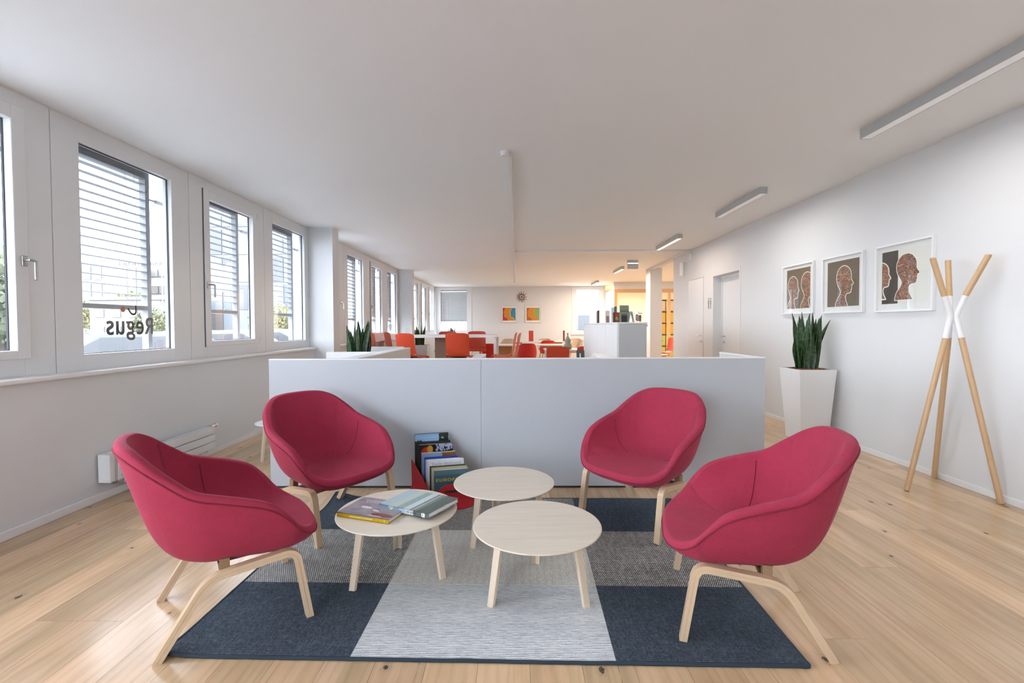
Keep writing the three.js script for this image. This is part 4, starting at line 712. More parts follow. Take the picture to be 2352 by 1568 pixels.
  for (const [bw2, bh, bt, cv, sp, z, x, lab] of S) {
    const p = new THREE.Vector3(x, 0.012 + bh / 2, z - bt).applyAxisAngle(new THREE.Vector3(0, 1, 0), B).add(O);
    const b = book('upright_book', lab, p, [0, 0, 0], bw2, bh, bt, cv, sp, 'books in the red holder', false);
    b.quaternion.setFromAxisAngle(new THREE.Vector3(0, 1, 0), B).multiply(new THREE.Quaternion().setFromAxisAngle(new THREE.Vector3(1, 0, 0), Math.PI / 2));
  }
}
// ---------- far end: clock and two small pictures ----------
{
  const c = thing('sunburst_clock', 'brown sunburst wall clock with pointed spokes on the far end wall', 'clock', V(0.158, 2.301, DB - 0.01));
  const wood = std(lin(0.24, 0.05, 0.028), 0.5), sp = new THREE.CylinderGeometry(0.002, 0.019, 0.15, 6).scale(1, 1, 0.5).translate(0, 0.152, 0.02);
  for (let k = 0; k < 12; k++) mesh('spoke', sp, wood, c).rotation.z = k * 30 * R + 0.05;
  mesh('dial', new THREE.CylinderGeometry(0.062, 0.062, 0.02, 28).rotateX(Math.PI / 2).translate(0, 0, 0.02), M.steel, c);
  mesh('hub', new THREE.CylinderGeometry(0.03, 0.03, 0.01, 20).rotateX(Math.PI / 2).translate(0, 0, 0.034), M.dark, c);
  mesh('hands', [new THREE.BoxGeometry(0.10, 0.012, 0.004).translate(0.0, 0, 0.044)], M.dark, c);
  const art = (a, b, d, e2) => canvasTex(256, 256, (g, w, h) => {
    g.fillStyle = a; g.fillRect(0, 0, w, h);
    const face = (x) => { g.beginPath(); g.moveTo(x + 60, 0); [[50, 30], [40, 60], [18, 88], [22, 98], [36, 104], [32, 122], [38, 136], [34, 165], [46, 190], [80, 194], [100, 215], [118, 256]].forEach(([p, q]) => g.lineTo(x + p, q)); g.lineTo(w + 60, 256); g.lineTo(w + 60, 0); g.closePath(); };
    g.fillStyle = b; face(-8); g.fill(); g.fillStyle = d; face(120); g.fill(); g.strokeStyle = e2; g.lineWidth = 9; face(120); g.stroke();
  });
  const P = (x0, x1, tex, label) => {
    const f = thing('small_picture', label, 'picture', V((x0 + x1) / 2, 1.668, DB), 0, 'pair of small framed pictures'), W = x1 - x0, H = 0.625, b = 0.02;
    const bar = (w, h, x, y) => new THREE.BoxGeometry(w, h, 0.025).translate(x, y, 0.0125);
    mesh('frame', [bar(b, H, -W / 2 + b / 2, 0), bar(b, H, W / 2 - b / 2, 0), bar(W - 2 * b, b, 0, H / 2 - b / 2), bar(W - 2 * b, b, 0, -H / 2 + b / 2)], std(lin(0.66, 0.65, 0.64), 0.5), f);
    mesh('mount', new THREE.BoxGeometry(W - 2 * b, H - 2 * b, 0.006).translate(0, 0, 0.005), std(lin(0.86, 0.86, 0.85), 0.8), f);
    mesh('print', new THREE.PlaneGeometry(0.475, 0.475).translate(0, 0, 0.0095), new THREE.MeshStandardMaterial({ map: tex, roughness: 0.6 }), f);
  };
  P(-0.603, -0.013, art('#c23a4d', '#d08a26', '#3f86a8', '#e2cf8a'), 'small framed picture of face outlines in red, ochre and blue');
  P(0.288, 0.878, art('#b4632c', '#d08a2c', '#8aa86a', '#c9a533'), 'small framed picture of face outlines in orange, ochre and green');
}
// ---------- orange plastic chairs and stools ----------
M.orange = new THREE.MeshPhysicalMaterial({ color: lin(0.56, 0.055, 0.018), roughness: 0.38 });
M.redShell = std(lin(0.56, 0.022, 0.014), 0.55);
M.beige = std(lin(0.52, 0.40, 0.30), 0.7);
const chairProf = new THREE.CatmullRomCurve3([[-0.235, -0.03], [-0.21, 0.0], [-0.12, -0.002], [0.0, -0.012], [0.11, 0.0], [0.175, 0.04], [0.205, 0.12], [0.225, 0.24], [0.245, 0.36], [0.262, 0.435]].map(([z, y]) => new THREE.Vector3(0, y, z)));
const shellSeat = sheet((u, v) => {
  const p = chairProf.getPoint(v), e = Math.max(0, (v - 0.93) / 0.07), e0 = Math.max(0, (0.06 - v) / 0.06), hw = 0.222 * (1 - 0.16 * e * e - 0.1 * e0 * e0) * (v > 0.5 ? 1 - 0.03 * Math.sin((v - 0.5) * 6.28) : 1), s = u * 2 - 1;
  const curl = v < 0.5 ? -0.012 * Math.pow(Math.abs(s), 4) : 0; return new THREE.Vector3(s * hw, p.y + curl - (v > 0.93 ? 0.012 * s ** 6 * e : 0), p.z - (v > 0.55 ? 0.03 * s * s : 0));
}, 14, 40, 0.008);
function shellChair(name, label, x, d, th, seatH, group, stool) {
  const c = thing(name, label, stool ? 'stool' : 'chair', V(x, 0, d), -th * R, group);
  const s = mesh('seat_shell', shellSeat, M.orange, c); s.position.y = seatH;
  mesh('underframe', [new THREE.BoxGeometry(0.22, 0.02, 0.22).translate(0, seatH - 0.03, -0.02)], M.dark, c);
  for (const sx of [-1, 1]) {
    const a = new THREE.Vector3(sx * 0.11, seatH - 0.035, -0.12), b = new THREE.Vector3(sx * 0.11, seatH - 0.035, 0.10), f = new THREE.Vector3(sx * 0.21, 0.008, -0.22), r2 = new THREE.Vector3(sx * 0.21, 0.008, 0.22);
    mesh('leg', tube([a.clone().add(new THREE.Vector3(-sx * 0.06, 0.002, 0.04)), a, a.clone().lerp(f, 0.1), f], 0.008, 24, 8), M.chrome, c); mesh('leg', tube([b.clone().add(new THREE.Vector3(-sx * 0.06, 0.002, -0.04)), b, b.clone().lerp(r2, 0.1), r2], 0.008, 24, 8), M.chrome, c);
  }
  if (stool) mesh('foot_rest', [rod(new THREE.Vector3(-0.175, 0.24, -0.187), new THREE.Vector3(0.175, 0.24, -0.187), 0.008), rod(new THREE.Vector3(-0.175, 0.24, 0.187), new THREE.Vector3(0.175, 0.24, 0.187), 0.008)], M.chrome, c);
  return c;
}
const SG = 'orange stools round the high table';
shellChair('bar_stool', 'orange stool with its back to the lounge in the middle of the high table', -1.085, 8.82, 4, 0.675, SG, true);
shellChair('bar_stool', 'orange stool turned aside near the plant box, back to the lounge', -1.98, 8.85, 26, 0.675, SG, true);
shellChair('bar_stool', 'orange stool seen from its side at the window end of the high table', -2.70, 9.5, 82, 0.675, SG, true);
shellChair('bar_stool', 'orange stool facing the lounge across the high table, table end', -0.98, 11.35, 176, 0.675, SG, true);
shellChair('bar_stool', 'orange stool facing the lounge across the high table, near the planter', -1.70, 11.2, 184, 0.675, SG, true);
shellChair('bar_stool', 'orange stool at the window end of the high table, farther from the lounge', -2.66, 10.4, 92, 0.675, SG, true);
shellChair('bar_stool', 'orange stool in profile facing the end of the high table, farther of two', -0.26, 9.15, -88, 0.675, SG, true);
shellChair('bar_stool', 'orange stool in profile facing the end of the high table, nearer of two', -0.19, 8.55, -86, 0.675, SG, true);
{ // high table
  const t = thing('high_table', 'long white high table with a brown panel leg', 'table', V(-1.40, 0, 10.0));
  mesh('table_top', new RoundedBoxGeometry(1.98, 0.045, 1.25, 2, 0.004).translate(0, 1.03, 0), M.white, t);
  mesh('panel_leg', new RoundedBoxGeometry(0.36, 1.0, 0.5, 2, 0.004).translate(-0.12, 0.505, 0.05), std(lin(0.26, 0.17, 0.12), 0.55), t);
  for (const z of [-0.58, 0.58]) mesh('leg', new THREE.BoxGeometry(0.05, 1.01, 0.05).translate(0.95, 0.505, z), M.white, t);
  for (const z of [-0.58, 0.58]) mesh('leg', new THREE.BoxGeometry(0.05, 1.01, 0.05).translate(-0.95, 0.505, z), M.white, t);
  const m = thing('card_stand', 'white card stand on the window end of the high table', 'card stand', V(-2.27, 1.053, 9.75), 0.4);
  mesh('card', [new THREE.BoxGeometry(0.11, 0.15, 0.004).rotateX(-0.15).translate(0, 0.076, 0)], M.paper, m); mesh('foot', new THREE.BoxGeometry(0.11, 0.006, 0.05).translate(0, 0.003, 0), M.dark, m);
}
// low round-backed chairs and tables at the far end
const tubBack = sheet((u, v) => { const a = (u - 0.5) * 2.5, e = 1 - Math.pow(Math.abs(u - 0.5) * 2, 5), y = 0.42 + v * (0.12 + 0.25 * e); return new THREE.Vector3(Math.sin(a) * (0.245 + 0.02 * v), y, Math.cos(a) * (0.21 + 0.05 * v) + 0.02); }, 22, 8, 0.022);
const tubSeat = new THREE.CylinderGeometry(0.235, 0.20, 0.07, 28).scale(1, 1, 0.95).translate(0, 0.425, 0);
function tubChair(label, x, d, th, mat) {
  const c = thing('tub_chair', label, 'chair', V(x, 0, d), -th * R, 'round backed chairs at the far tables');
  mesh('back', tubBack, mat, c); mesh('seat', tubSeat, mat, c);
  for (const [a, b] of [[-1, -1], [1, -1], [-1, 1], [1, 1]]) mesh('leg', rod(new THREE.Vector3(a * 0.13, 0.40, b * 0.13), new THREE.Vector3(a * 0.22, 0, b * 0.22), 0.013, 0.013, 8), M.ash, c);
}
tubChair('red round backed chair behind the end of the high table', -0.72, 12.2, 8, M.redShell);
tubChair('red round backed chair at the long table behind the two profile stools', 0.23, 12.15, -6, M.redShell);
tubChair('red round backed chair at the far table under the pictures', 0.92, 14.45, 0, M.redShell);
tubChair('beige round backed chair facing the lounge at the far table beside the pictures', 0.95, 16.3, 180, M.beige);
tubChair('beige round backed chair facing the lounge at the end of the far table', -0.28, 14.3, 170, M.beige);
tubChair('beige round backed chair at the far table behind the stools', -0.30, 16.2, 175, M.beige);
tubChair('beige round backed chair under the bright far window', 2.0, 16.3, 185, M.beige);
tubChair('beige round backed chair beside the far table near the glass flask', 1.78, 14.8, -90, M.beige);
{
  const table = (name, label, x0, x1, d0, d1, h, wood) => { const t = thing(name, label, 'table', V((x0 + x1) / 2, 0, (d0 + d1) / 2)); mesh('table_top', new RoundedBoxGeometry(x1 - x0, 0.03, d1 - d0, 2, 0.004).translate(0, h - 0.015, 0), M.white, t); for (const s of [-1, 1]) mesh('panel_leg', new THREE.BoxGeometry(0.4, h - 0.03, 0.06).translate(s * ((x1 - x0) / 2 - 0.5), (h - 0.03) / 2, 0), wood, t); return t; };
  M.honey = new THREE.MeshStandardMaterial({ map: ashTex, color: lin(0.75, 0.52, 0.33), roughness: 0.5 });
  table('long_table', 'long white table with wooden panel legs behind the stools', -0.85, 1.45, 12.75, 13.55, 0.72, M.honey);
  table('long_table', 'long white table against the far end wall', -0.55, 1.75, 15.0, 15.75, 0.735, M.honey);
  for (const [x, w, l] of [[0.44, 0.15, 'broad orange menu board standing on the far table'], [1.50, 0.06, 'narrow red menu board standing on the far table']]) { const m = thing('menu_board', l, 'menu board', V(x, 0.7355, 15.3)); mesh('board', new RoundedBoxGeometry(w, 0.34, 0.02, 2, 0.004).translate(0, 0.172, 0), x < 1 ? M.orange : std(lin(0.35, 0.05, 0.03), 0.5), m); mesh('base', new THREE.BoxGeometry(w, 0.008, 0.08).translate(0, 0.004, 0), M.dark, m); }
}
// white table with red chairs, flask and papers
{
  const t = thing('white_table', 'white table with papers and a glass flask beside the tall cabinet', 'table', V(1.15, 0, 10.1));
  mesh('table_top', new RoundedBoxGeometry(1.15, 0.03, 0.85, 2, 0.004).translate(0, 0.725, 0), M.white, t);
  for (const [a, b] of [[-1, -1], [1, -1], [-1, 1], [1, 1]]) mesh('leg', new THREE.CylinderGeometry(0.018, 0.018, 0.71, 12).translate(a * 0.53, 0.355, b * 0.38), M.white, t);
  shellChair('shell_chair', 'orange chair with its back to the lounge at the white table, flask side', 0.80, 9.32, 6, 0.40, 'orange chairs at the white table');
  shellChair('shell_chair', 'orange chair with its back to the lounge at the white table, cabinet side', 1.36, 9.42, -4, 0.40, 'orange chairs at the white table');
  const f = thing('glass_flask', 'gourd shaped pale green glass flask on the white table', 'flask', V(1.06, 0.741, 9.98));
  const pr = [[0, 0], [0.075, 0.004], [0.088, 0.05], [0.08, 0.10], [0.052, 0.13], [0.068, 0.165], [0.06, 0.20], [0.03, 0.245], [0.014, 0.285], [0.014, 0.315]].map((p) => new THREE.Vector2(...p));
  mesh('body', new THREE.LatheGeometry(pr, 28), std(lin(0.30, 0.36, 0.28), 0.12), f);
  mesh('stopper', new THREE.CylinderGeometry(0.016, 0.013, 0.03, 14).translate(0, 0.325, 0), std(lin(0.2, 0.1, 0.05), 0.8), f);
  const p = thing('paper_stack', 'loose stack of white papers on the white table in front of the flask', 'papers', V(0.84, 0.741, 9.85), 0.3);
  for (let k = 0; k < 5; k++) { const s = mesh('sheet_of_paper', new THREE.BoxGeometry(0.30, 0.002, 0.21).translate(0, 0.002 + k * 0.0045, 0), M.paper, p); s.rotation.y = (k - 2) * 0.14; }
  const br = thing('brochure_stand', 'open white brochure standing on the white table by the cabinet', 'brochure', V(1.5, 0.741, 9.95), 0);
  mesh('page', new THREE.BoxGeometry(0.11, 0.22, 0.004).rotateY(0.3).translate(-0.055, 0.11, 0), M.paper, br); mesh('page', new THREE.BoxGeometry(0.11, 0.22, 0.004).rotateY(-0.2).translate(0.055, 0.11, 0), M.paper, br); mesh('picture_page', new THREE.BoxGeometry(0.05, 0.12, 0.003).rotateY(0.3).translate(-0.055, 0.13, 0.005), M.dark, br);
  const d = thing('desk_sign', 'small dark grey sign standing on the desk behind the partition', 'sign', V(0.665, 0.751, 5.0), 0.1);
  mesh('plate', new RoundedBoxGeometry(0.085, 0.11, 0.012, 2, 0.003).rotateX(-0.12).translate(0, 0.17, 0), std(lin(0.07, 0.075, 0.085), 0.5), d); mesh('mark', new THREE.BoxGeometry(0.012, 0.05, 0.002).rotateX(-0.12).translate(-0.005, 0.17, 0.008), M.paper, d); mesh('foot', [new THREE.BoxGeometry(0.08, 0.115, 0.03).translate(0, 0.0575, 0)], M.black, d);
  const k = thing('desk', 'white desk hidden behind the partition carrying a small sign', 'desk', V(0.2, 0, 4.8));
  mesh('desk_top', new RoundedBoxGeometry(1.1, 0.025, 0.7, 2, 0.004).translate(0.1, 0.737, 0), M.white, k); for (const [a, b] of [[-1, -1], [1, -1], [-1, 1], [1, 1]]) mesh('leg', new THREE.BoxGeometry(0.04, 0.725, 0.04).translate(0.1 + a * 0.5, 0.3625, b * 0.3), M.white, k);
}
// ---------- tall cabinet with books and jar ----------
{
  const X0 = 1.265, X1 = 1.644, H = 1.278;
  const c = thing('tall_cabinet', 'chest high white cabinet with books and a jar on top', 'cabinet', V(0, 0, 0));
  mesh('body', rbx(X0 + 0.012, X1 - 0.002, 0.02, H - 0.02, 6.02, 9.05, 0.003), M.panelEdge, c);
  mesh('end_panel', rbx(X0 + 0.022, X1 - 0.012, 0.03, H - 0.024, 6.004, 6.02, 0.002), std(lin(0.46, 0.47, 0.48), 0.5), c);
  mesh('top_board', rbx(X0, X1 + 0.004, H - 0.02, H, 6.0, 9.06, 0.002), M.panelEdge, c);
  for (let k = 0; k < 4; k++) mesh('door', rbx(X0, X0 + 0.012, 0.04, H - 0.028, 6.025 + k * 0.757, 6.775 + k * 0.757, 0.002), M.panelEdge, c);
  for (const y of [0.62, 1.22]) mesh('hinge', rbx(X1 - 0.002, X1 + 0.012, y, y + 0.03, 6.03, 6.05, 0.002), M.steel, c);
  mesh('plinth', bx(X0 + 0.03, X1 - 0.03, 0, 0.02, 6.05, 9.0), M.dark, c);
  const G = 'books on the tall cabinet';
  const up = (label, x, d, w, h, t, cov, sp, turn, lean = 0) => { // upright book seen spine on (turn = 0) or cover on
    const b = book('upright_book', label, V(x, H + h / 2 + 0.001, d), [0, 0, 0], w, h, t, cov, sp, G, false);
    b.quaternion.setFromEuler(new THREE.Euler(lean, turn, 0, 'YXZ')).multiply(new THREE.Quaternion().setFromAxisAngle(new THREE.Vector3(1, 0, 0), Math.PI / 2));
  };
  up('slim book with pale brown spine on the cabinet', 1.352, 8.1, 0.17, 0.205, 0.016, lin(0.45, 0.34, 0.22), lin(0.42, 0.33, 0.22), 1.45);
  up('slim dark brown book on the cabinet next to the pale brown one', 1.374, 8.1, 0.17, 0.215, 0.018, lin(0.08, 0.05, 0.04), lin(0.08, 0.05, 0.04), 1.45);
  const red = canvasTex(64, 256, (g, w, h) => { g.fillStyle = '#d8d2cc'; g.fillRect(0, 0, w, h); g.fillStyle = '#8c2a2a'; g.fillRect(w * 0.45, h * 0.2, w, h); g.fillStyle = '#ddd'; for (let k = 0; k < 14; k++) g.fillRect(0, 10 + k * 18, w, 4); });
  up('thick book with red and white striped spine on the cabinet', 1.40, 7.5, 0.17, 0.19, 0.055, red, red, 1.45);
  const flo = canvasTex(64, 256, (g, w, h) => { g.fillStyle = '#c3d2d4'; g.fillRect(0, 0, w, h); for (let k = 0; k < 120; k++) { g.fillStyle = ['#6f94a0', '#e3ebea', '#93aeb0'][k % 3]; g.fillRect(hash(k, 1, 2) * w, hash(k, 2, 2) * h, 7, 7); } });
  up('pale blue patterned book on the cabinet', 1.45, 7.3, 0.17, 0.235, 0.035, flo, flo, 1.45);
  up('tall dark grey blue book on the cabinet', 1.492, 7.3, 0.17, 0.245, 0.03, lin(0.10, 0.14, 0.17), lin(0.10, 0.14, 0.17), 1.45);
  const rg = canvasTex(128, 160, (g, w, h) => { g.fillStyle = '#7d3b30'; g.fillRect(0, 0, w, h); for (let k = 0; k < 9; k++) { g.fillStyle = '#a85a48'; g.fillRect(20, 6 + k * 12, 90, 5); } g.fillStyle = '#7f8f45'; g.beginPath(); g.arc(50, 110, 26, 0, 6.3); g.fill(); g.fillStyle = '#6a6478'; g.beginPath(); g.arc(104, 120, 30, 0, 6.3); g.fill(); g.fillStyle = '#c9b98a'; g.fillRect(40, 70, 14, 40); });
  up('book with red and green picture cover facing out on the cabinet', 1.36, 6.45, 0.125, 0.135, 0.015, rg, lin(0.25, 0.1, 0.08), 0.1, -0.1);
  const gb = canvasTex(128, 256, (g, w, h) => { g.fillStyle = '#79806a'; g.fillRect(0, 0, w, h); g.fillStyle = '#5b6353'; g.fillRect(0, 75, w, 30); g.fillStyle = '#0d0f0e'; g.fillRect(18, 130, 80, 126); g.fillStyle = '#8d938c'; for (let k = 0; k < 6; k++) g.fillRect(10, 108 + k * 9, 100, 3); });
  up('tall green and black book facing out on the cabinet', 1.413, 6.28, 0.12, 0.222, 0.02, gb, lin(0.3, 0.32, 0.25), 0.06, -0.08);
  const tent = thing('tent_card', 'grey folded tent card on the cabinet beside the jar', 'card', V(1.50, H + 0.001, 6.27), 0);
  mesh('flap', new THREE.BoxGeometry(0.004, 0.145, 0.11).rotateZ(0.2).translate(0.022, 0.071, 0), M.paper, tent); mesh('flap', new THREE.BoxGeometry(0.004, 0.145, 0.11).rotateZ(-0.2).translate(-0.022, 0.071, 0), std(lin(0.45, 0.46, 0.48), 0.7), tent);
  const j = thing('glass_jar', 'lidded glass jar of wrapped sweets on the cabinet', 'jar', V(1.565, H + 0.001, 6.15));
  mesh('sweets', [0, 1, 2, 3, 4, 5, 6, 7, 8, 9, 10, 11].map((k) => new THREE.IcosahedronGeometry(0.019, 0).translate(0.026 * Math.cos(k * 2.1), 0.02 + 0.0062 * k, 0.026 * Math.sin(k * 2.1))), std(lin(0.24, 0.14, 0.12), 0.6), j).userData.kind = 'stuff';
  mesh('glass', new THREE.CylinderGeometry(0.052, 0.05, 0.105, 28, 1, true).translate(0, 0.0535, 0), new THREE.MeshPhysicalMaterial({ color: lin(0.97, 0.98, 0.98), transmission: 1, roughness: 0.02, thickness: 0, side: THREE.DoubleSide }), j);
  mesh('lid', [new THREE.CylinderGeometry(0.055, 0.055, 0.014, 28).translate(0, 0.113, 0), new THREE.CylinderGeometry(0.008, 0.008, 0.022, 12).translate(0, 0.13, 0)], M.steel, j);
}
// ---------- glazed wooden booth at the far right ----------
{
  const b = thing('meeting_booth', 'glazed meeting booth with a pale wooden frame beyond the column', 'booth', V(3.2, 0, 16.0));
  const o = (g) => g.translate(-3.2, 0, 16.0);
  M.pine = new THREE.MeshStandardMaterial({ map: ashTex, color: lin(0.98, 0.82, 0.62), roughness: 0.5 });
  mesh('soffit', o(bx(3.26, 7.59, 2.45, HC - 0.001, 16.0, 16.15)), M.wall, b);
  mesh('head_beam', o(rbx(3.264, 7.59, 2.335, 2.45, 15.98, 16.08, 0.003)), M.pine, b);
  mesh('sole_beam', o(rbx(3.264, 7.59, 0, 0.08, 15.98, 16.08, 0.003)), M.pine, b);
  for (const x of [3.264, 5.06, 6.8]) mesh('post', o(rbx(x, x + 0.10, 0.08, 2.335, 15.98, 16.08, 0.003)), M.pine, b);
  for (const [a, c] of [[3.364, 5.06], [5.16, 6.8]]) mesh('pane', o(new THREE.PlaneGeometry(c - a, 2.255).translate((a + c) / 2, 1.2075, -16.03)), M.glass, b);
  struct('wall_booth', [bx(3.262, 3.30, 0, 2.45, 16.085, 17.6)], M.wall, 'narrow white side wall of the glazed booth', 'wall');
  struct('wall_booth_rear', [bx(3.2, 7.6, -0.1, HC, 20.2, 20.3), bx(3.1, 3.2, -0.1, HC, 17.9, 20.3)], std(lin(0.82, 0.74, 0.62), 0.8), 'peach coloured rear wall inside the booth', 'wall');
  const s = thing('colour_shelf', 'open shelf of yellow and green boxes inside the booth', 'shelf', V(5.45, 0, 17.6));
  mesh('frame', [bx(-0.52, -0.50, 0, 2.2, -0.2, 0.2), bx(0.50, 0.52, 0, 2.2, -0.2, 0.2), bx(-0.5, 0.5, 0, 2.2, 0.19, 0.2)], M.pine, s);
  for (let k = 0; k < 6; k++) mesh('shelf_board', bx(-0.5, 0.5, 0.06 + k * 0.42, 0.08 + k * 0.42, -0.19, 0.19), M.pine, s);
  const cols = [[0.66, 0.62, 0.16], [0.60, 0.64, 0.16], [0.80, 0.52, 0.08], [0.80, 0.54, 0.10], [0.80, 0.66, 0.48]];
  for (let k = 0; k < 5; k++) for (let m = 0; m < 2; m++) { const q = mesh('storage_box', new RoundedBoxGeometry(0.46, 0.36, 0.34, 2, 0.006), std(lin(...cols[k]), 0.6)); q.position.copy(V(5.45 - 0.245 + m * 0.49, 0.081 + k * 0.42 + 0.18, 17.6)); tag(q, ['olive green box on the lowest shelf in the booth', 'green box on the second shelf in the booth', 'orange yellow box on the middle shelf in the booth', 'golden yellow box on the fourth shelf in the booth', 'peach box on the top shelf in the booth'][k] + (m ? ', post side' : ', column side'), 'box', 'boxes on the booth shelf'); }
  shellChair('shell_chair', 'orange chair in profile in front of the booth beside the column', 4.40, 14.2, -95, 0.43, 'orange chairs in front of the booth');
  shellChair('shell_chair', 'orange chair half hidden by the column in front of the booth', 3.90, 13.1, 88, 0.43, 'orange chairs in front of the booth');
  const t = thing('bistro_table', 'small round table between two orange chairs in front of the booth', 'table', V(4.45, 0, 15.0)); mesh('table_top', new THREE.CylinderGeometry(0.14, 0.14, 0.02, 28).translate(0, 0.73, 0), M.dark, t); mesh('stem', new THREE.CylinderGeometry(0.015, 0.015, 0.72, 12).translate(0, 0.36, 0), M.steel, t); mesh('foot', new THREE.CylinderGeometry(0.12, 0.12, 0.012, 24).translate(0, 0.006, 0), M.steel, t);
  const l = thing('booth_lamp', 'wide warm ceiling lamp glowing inside the booth', 'ceiling lamp', V(4.9, HC - 0.001, 17.9));
  mesh('housing', new THREE.BoxGeometry(2.2, 0.05, 0.5).translate(0, -0.025, 0), M.alu, l); mesh('diffuser', new THREE.BoxGeometry(2.16, 0.006, 0.46).translate(0, -0.053, 0), new THREE.MeshStandardMaterial({ color: lin(0.8, 0.8, 0.8), emissive: lin(1, 0.86, 0.66), emissiveIntensity: 1.2 }), l);
  const a = new THREE.RectAreaLight(new THREE.Color().setRGB(1, 0.88, 0.72), BOOTH, 2.1, 0.42); a.position.copy(V(4.9, HC - 0.06, 17.9)); a.rotation.set(-Math.PI / 2, 0, 0); scene.add(a);
  const l2 = thing('corridor_lamp', 'warm ceiling lamp in the side room in front of the booth', 'ceiling lamp', V(5.2, HC - 0.001, 13.6));
  mesh('housing', new THREE.BoxGeometry(1.2, 0.05, 0.5).translate(0, -0.025, 0), M.alu, l2); mesh('diffuser', new THREE.BoxGeometry(1.16, 0.006, 0.46).translate(0, -0.053, 0), new THREE.MeshStandardMaterial({ color: lin(0.8, 0.8, 0.8), emissive: lin(1, 0.86, 0.66), emissiveIntensity: 1.2 }), l2);
  const a2 = new THREE.RectAreaLight(new THREE.Color().setRGB(1, 0.86, 0.70), BOOTH, 1.1, 0.42); a2.position.copy(V(5.2, HC - 0.06, 13.6)); a2.rotation.set(-Math.PI / 2, 0, 0); scene.add(a2);
}
// ---------- outside: street, houses, trees, cars ----------
const GY = -0.4;
{
  const asphalt = texture(256, 256, (u, v, x, y) => { const n = 0.46 + 0.06 * hash(x, y, 5) + 0.08 * (fbm(u * 6, v * 6, 6, 3) - 0.5); return [n, n, n * 1.01]; }); asphalt.repeat.set(60, 60);
  struct('ground', [new THREE.PlaneGeometry(260, 320).rotateX(-Math.PI / 2).translate(-80, GY, -60)], new THREE.MeshStandardMaterial({ map: asphalt, roughness: 0.9 }), 'grey asphalt street and car park outside the windows', 'ground');
  M.facade = std(lin(0.15, 0.155, 0.16), 0.8); M.facadeWhite = std(lin(0.20, 0.20, 0.205), 0.8); M.winDark = std(lin(0.05, 0.052, 0.056), 0.35); M.blindPale = std(lin(0.105, 0.10, 0.09), 0.7); M.brick = std(lin(0.155, 0.145, 0.135), 0.9); M.curtain = std(lin(0.08, 0.10, 0.115), 0.25);
  // white office house with window bands and roof letters
  const b = thing('office_building', 'white office building with window bands and letters on its roof', 'building', V(-74, GY, 95));
  mesh('walls', [new THREE.BoxGeometry(22, 14.0, 14).translate(2, 7.0, -7)], M.facadeWhite, b);
  for (let f = 0; f < 4; f++) {
    const y = 1.6 + f * 3.4;
    mesh('window_band', new THREE.BoxGeometry(17.6, 1.55, 0.25).translate(4.0, y + 0.78, 0.05), M.winDark, b);
    for (let k = 0; k < 11; k++) mesh('window', new THREE.BoxGeometry(1.3, 1.4, 0.1).translate(-3.9 + k * 1.58, y + 0.78, 0.2), (k * 7 + f * 3) % 4 ? M.blindPale : M.winDark, b);
  }
  const word = 'FUCHSGRUPPE'; [...word].forEach((ch, k) => mesh('roof_letter', textGeo(ch, 0.75, 0.15).translate(-6.9 + k * 0.92, 14.15, -0.5), M.ink, b));
  // glazed wing left of it
  const w = thing('glazed_wing', 'glazed office wing with white grid beside the white building', 'building', V(-78, GY, 84));
  mesh('walls', new THREE.BoxGeometry(8, 13.2, 10).translate(0, 6.6, -5), M.facade, w);
  for (let f = 0; f < 4; f++) for (let k = 0; k < 4; k++) mesh('window', new THREE.BoxGeometry(1.5, 2.5, 0.15).translate(-2.9 + k * 1.95, 1.9 + f * 3.2, 0.05), f === 3 && k === 1 ? std(lin(0.22, 0.05, 0.05), 0.6) : M.curtain, w);
  // glass tower beyond the third and fourth windows
  const t = thing('glass_tower', 'tall glass office tower with blue grey panes beyond the street', 'building', V(-27.5, GY, 52));
  mesh('core', new THREE.BoxGeometry(13.6, 22, 8).translate(0, 11, -4.2), M.facade, t);
  for (let f = 0; f < 7; f++) for (let k = 0; k < 8; k++) mesh('pane', new THREE.BoxGeometry(1.6, 2.75, 0.08).translate(-5.95 + k * 1.7, 1.9 + f * 3.05, -0.12), (f + k) % 3 ? M.curtain : M.winDark, t);
  // low brick house between
  const h = thing('street_house', 'low pale house with small windows behind the parked cars', 'building', V(-38.5, GY, 46));
  mesh('walls', new THREE.BoxGeometry(7, 4.4, 6).translate(0, 2.2, -3), M.brick, h);
  for (let f = 0; f < 2; f++) for (let k = 0; k < 4; k++) mesh('window', new THREE.BoxGeometry(0.9, 1.1, 0.1).translate(-2.5 + k * 1.65, 1.2 + f * 2.0, 0.03), M.blindPale, h);
  mesh('roof', new THREE.BoxGeometry(7.4, 0.3, 6.4).translate(0, 4.5, -3), M.facade, h);
  // pale building seen through the bright far window
  const n = thing('neighbour_building', 'pale neighbouring building outside the bright far window', 'building', V(5.5, GY, 38));
  mesh('walls', new THREE.BoxGeometry(14, 3.4, 6).translate(0, 1.7, -3), M.facade, n);
  for (let k = 0; k < 7; k++) mesh('window', new THREE.BoxGeometry(1.2, 1.5, 0.1).translate(-5.4 + k * 1.8, 1.7, 0.03), M.winDark, n);
}
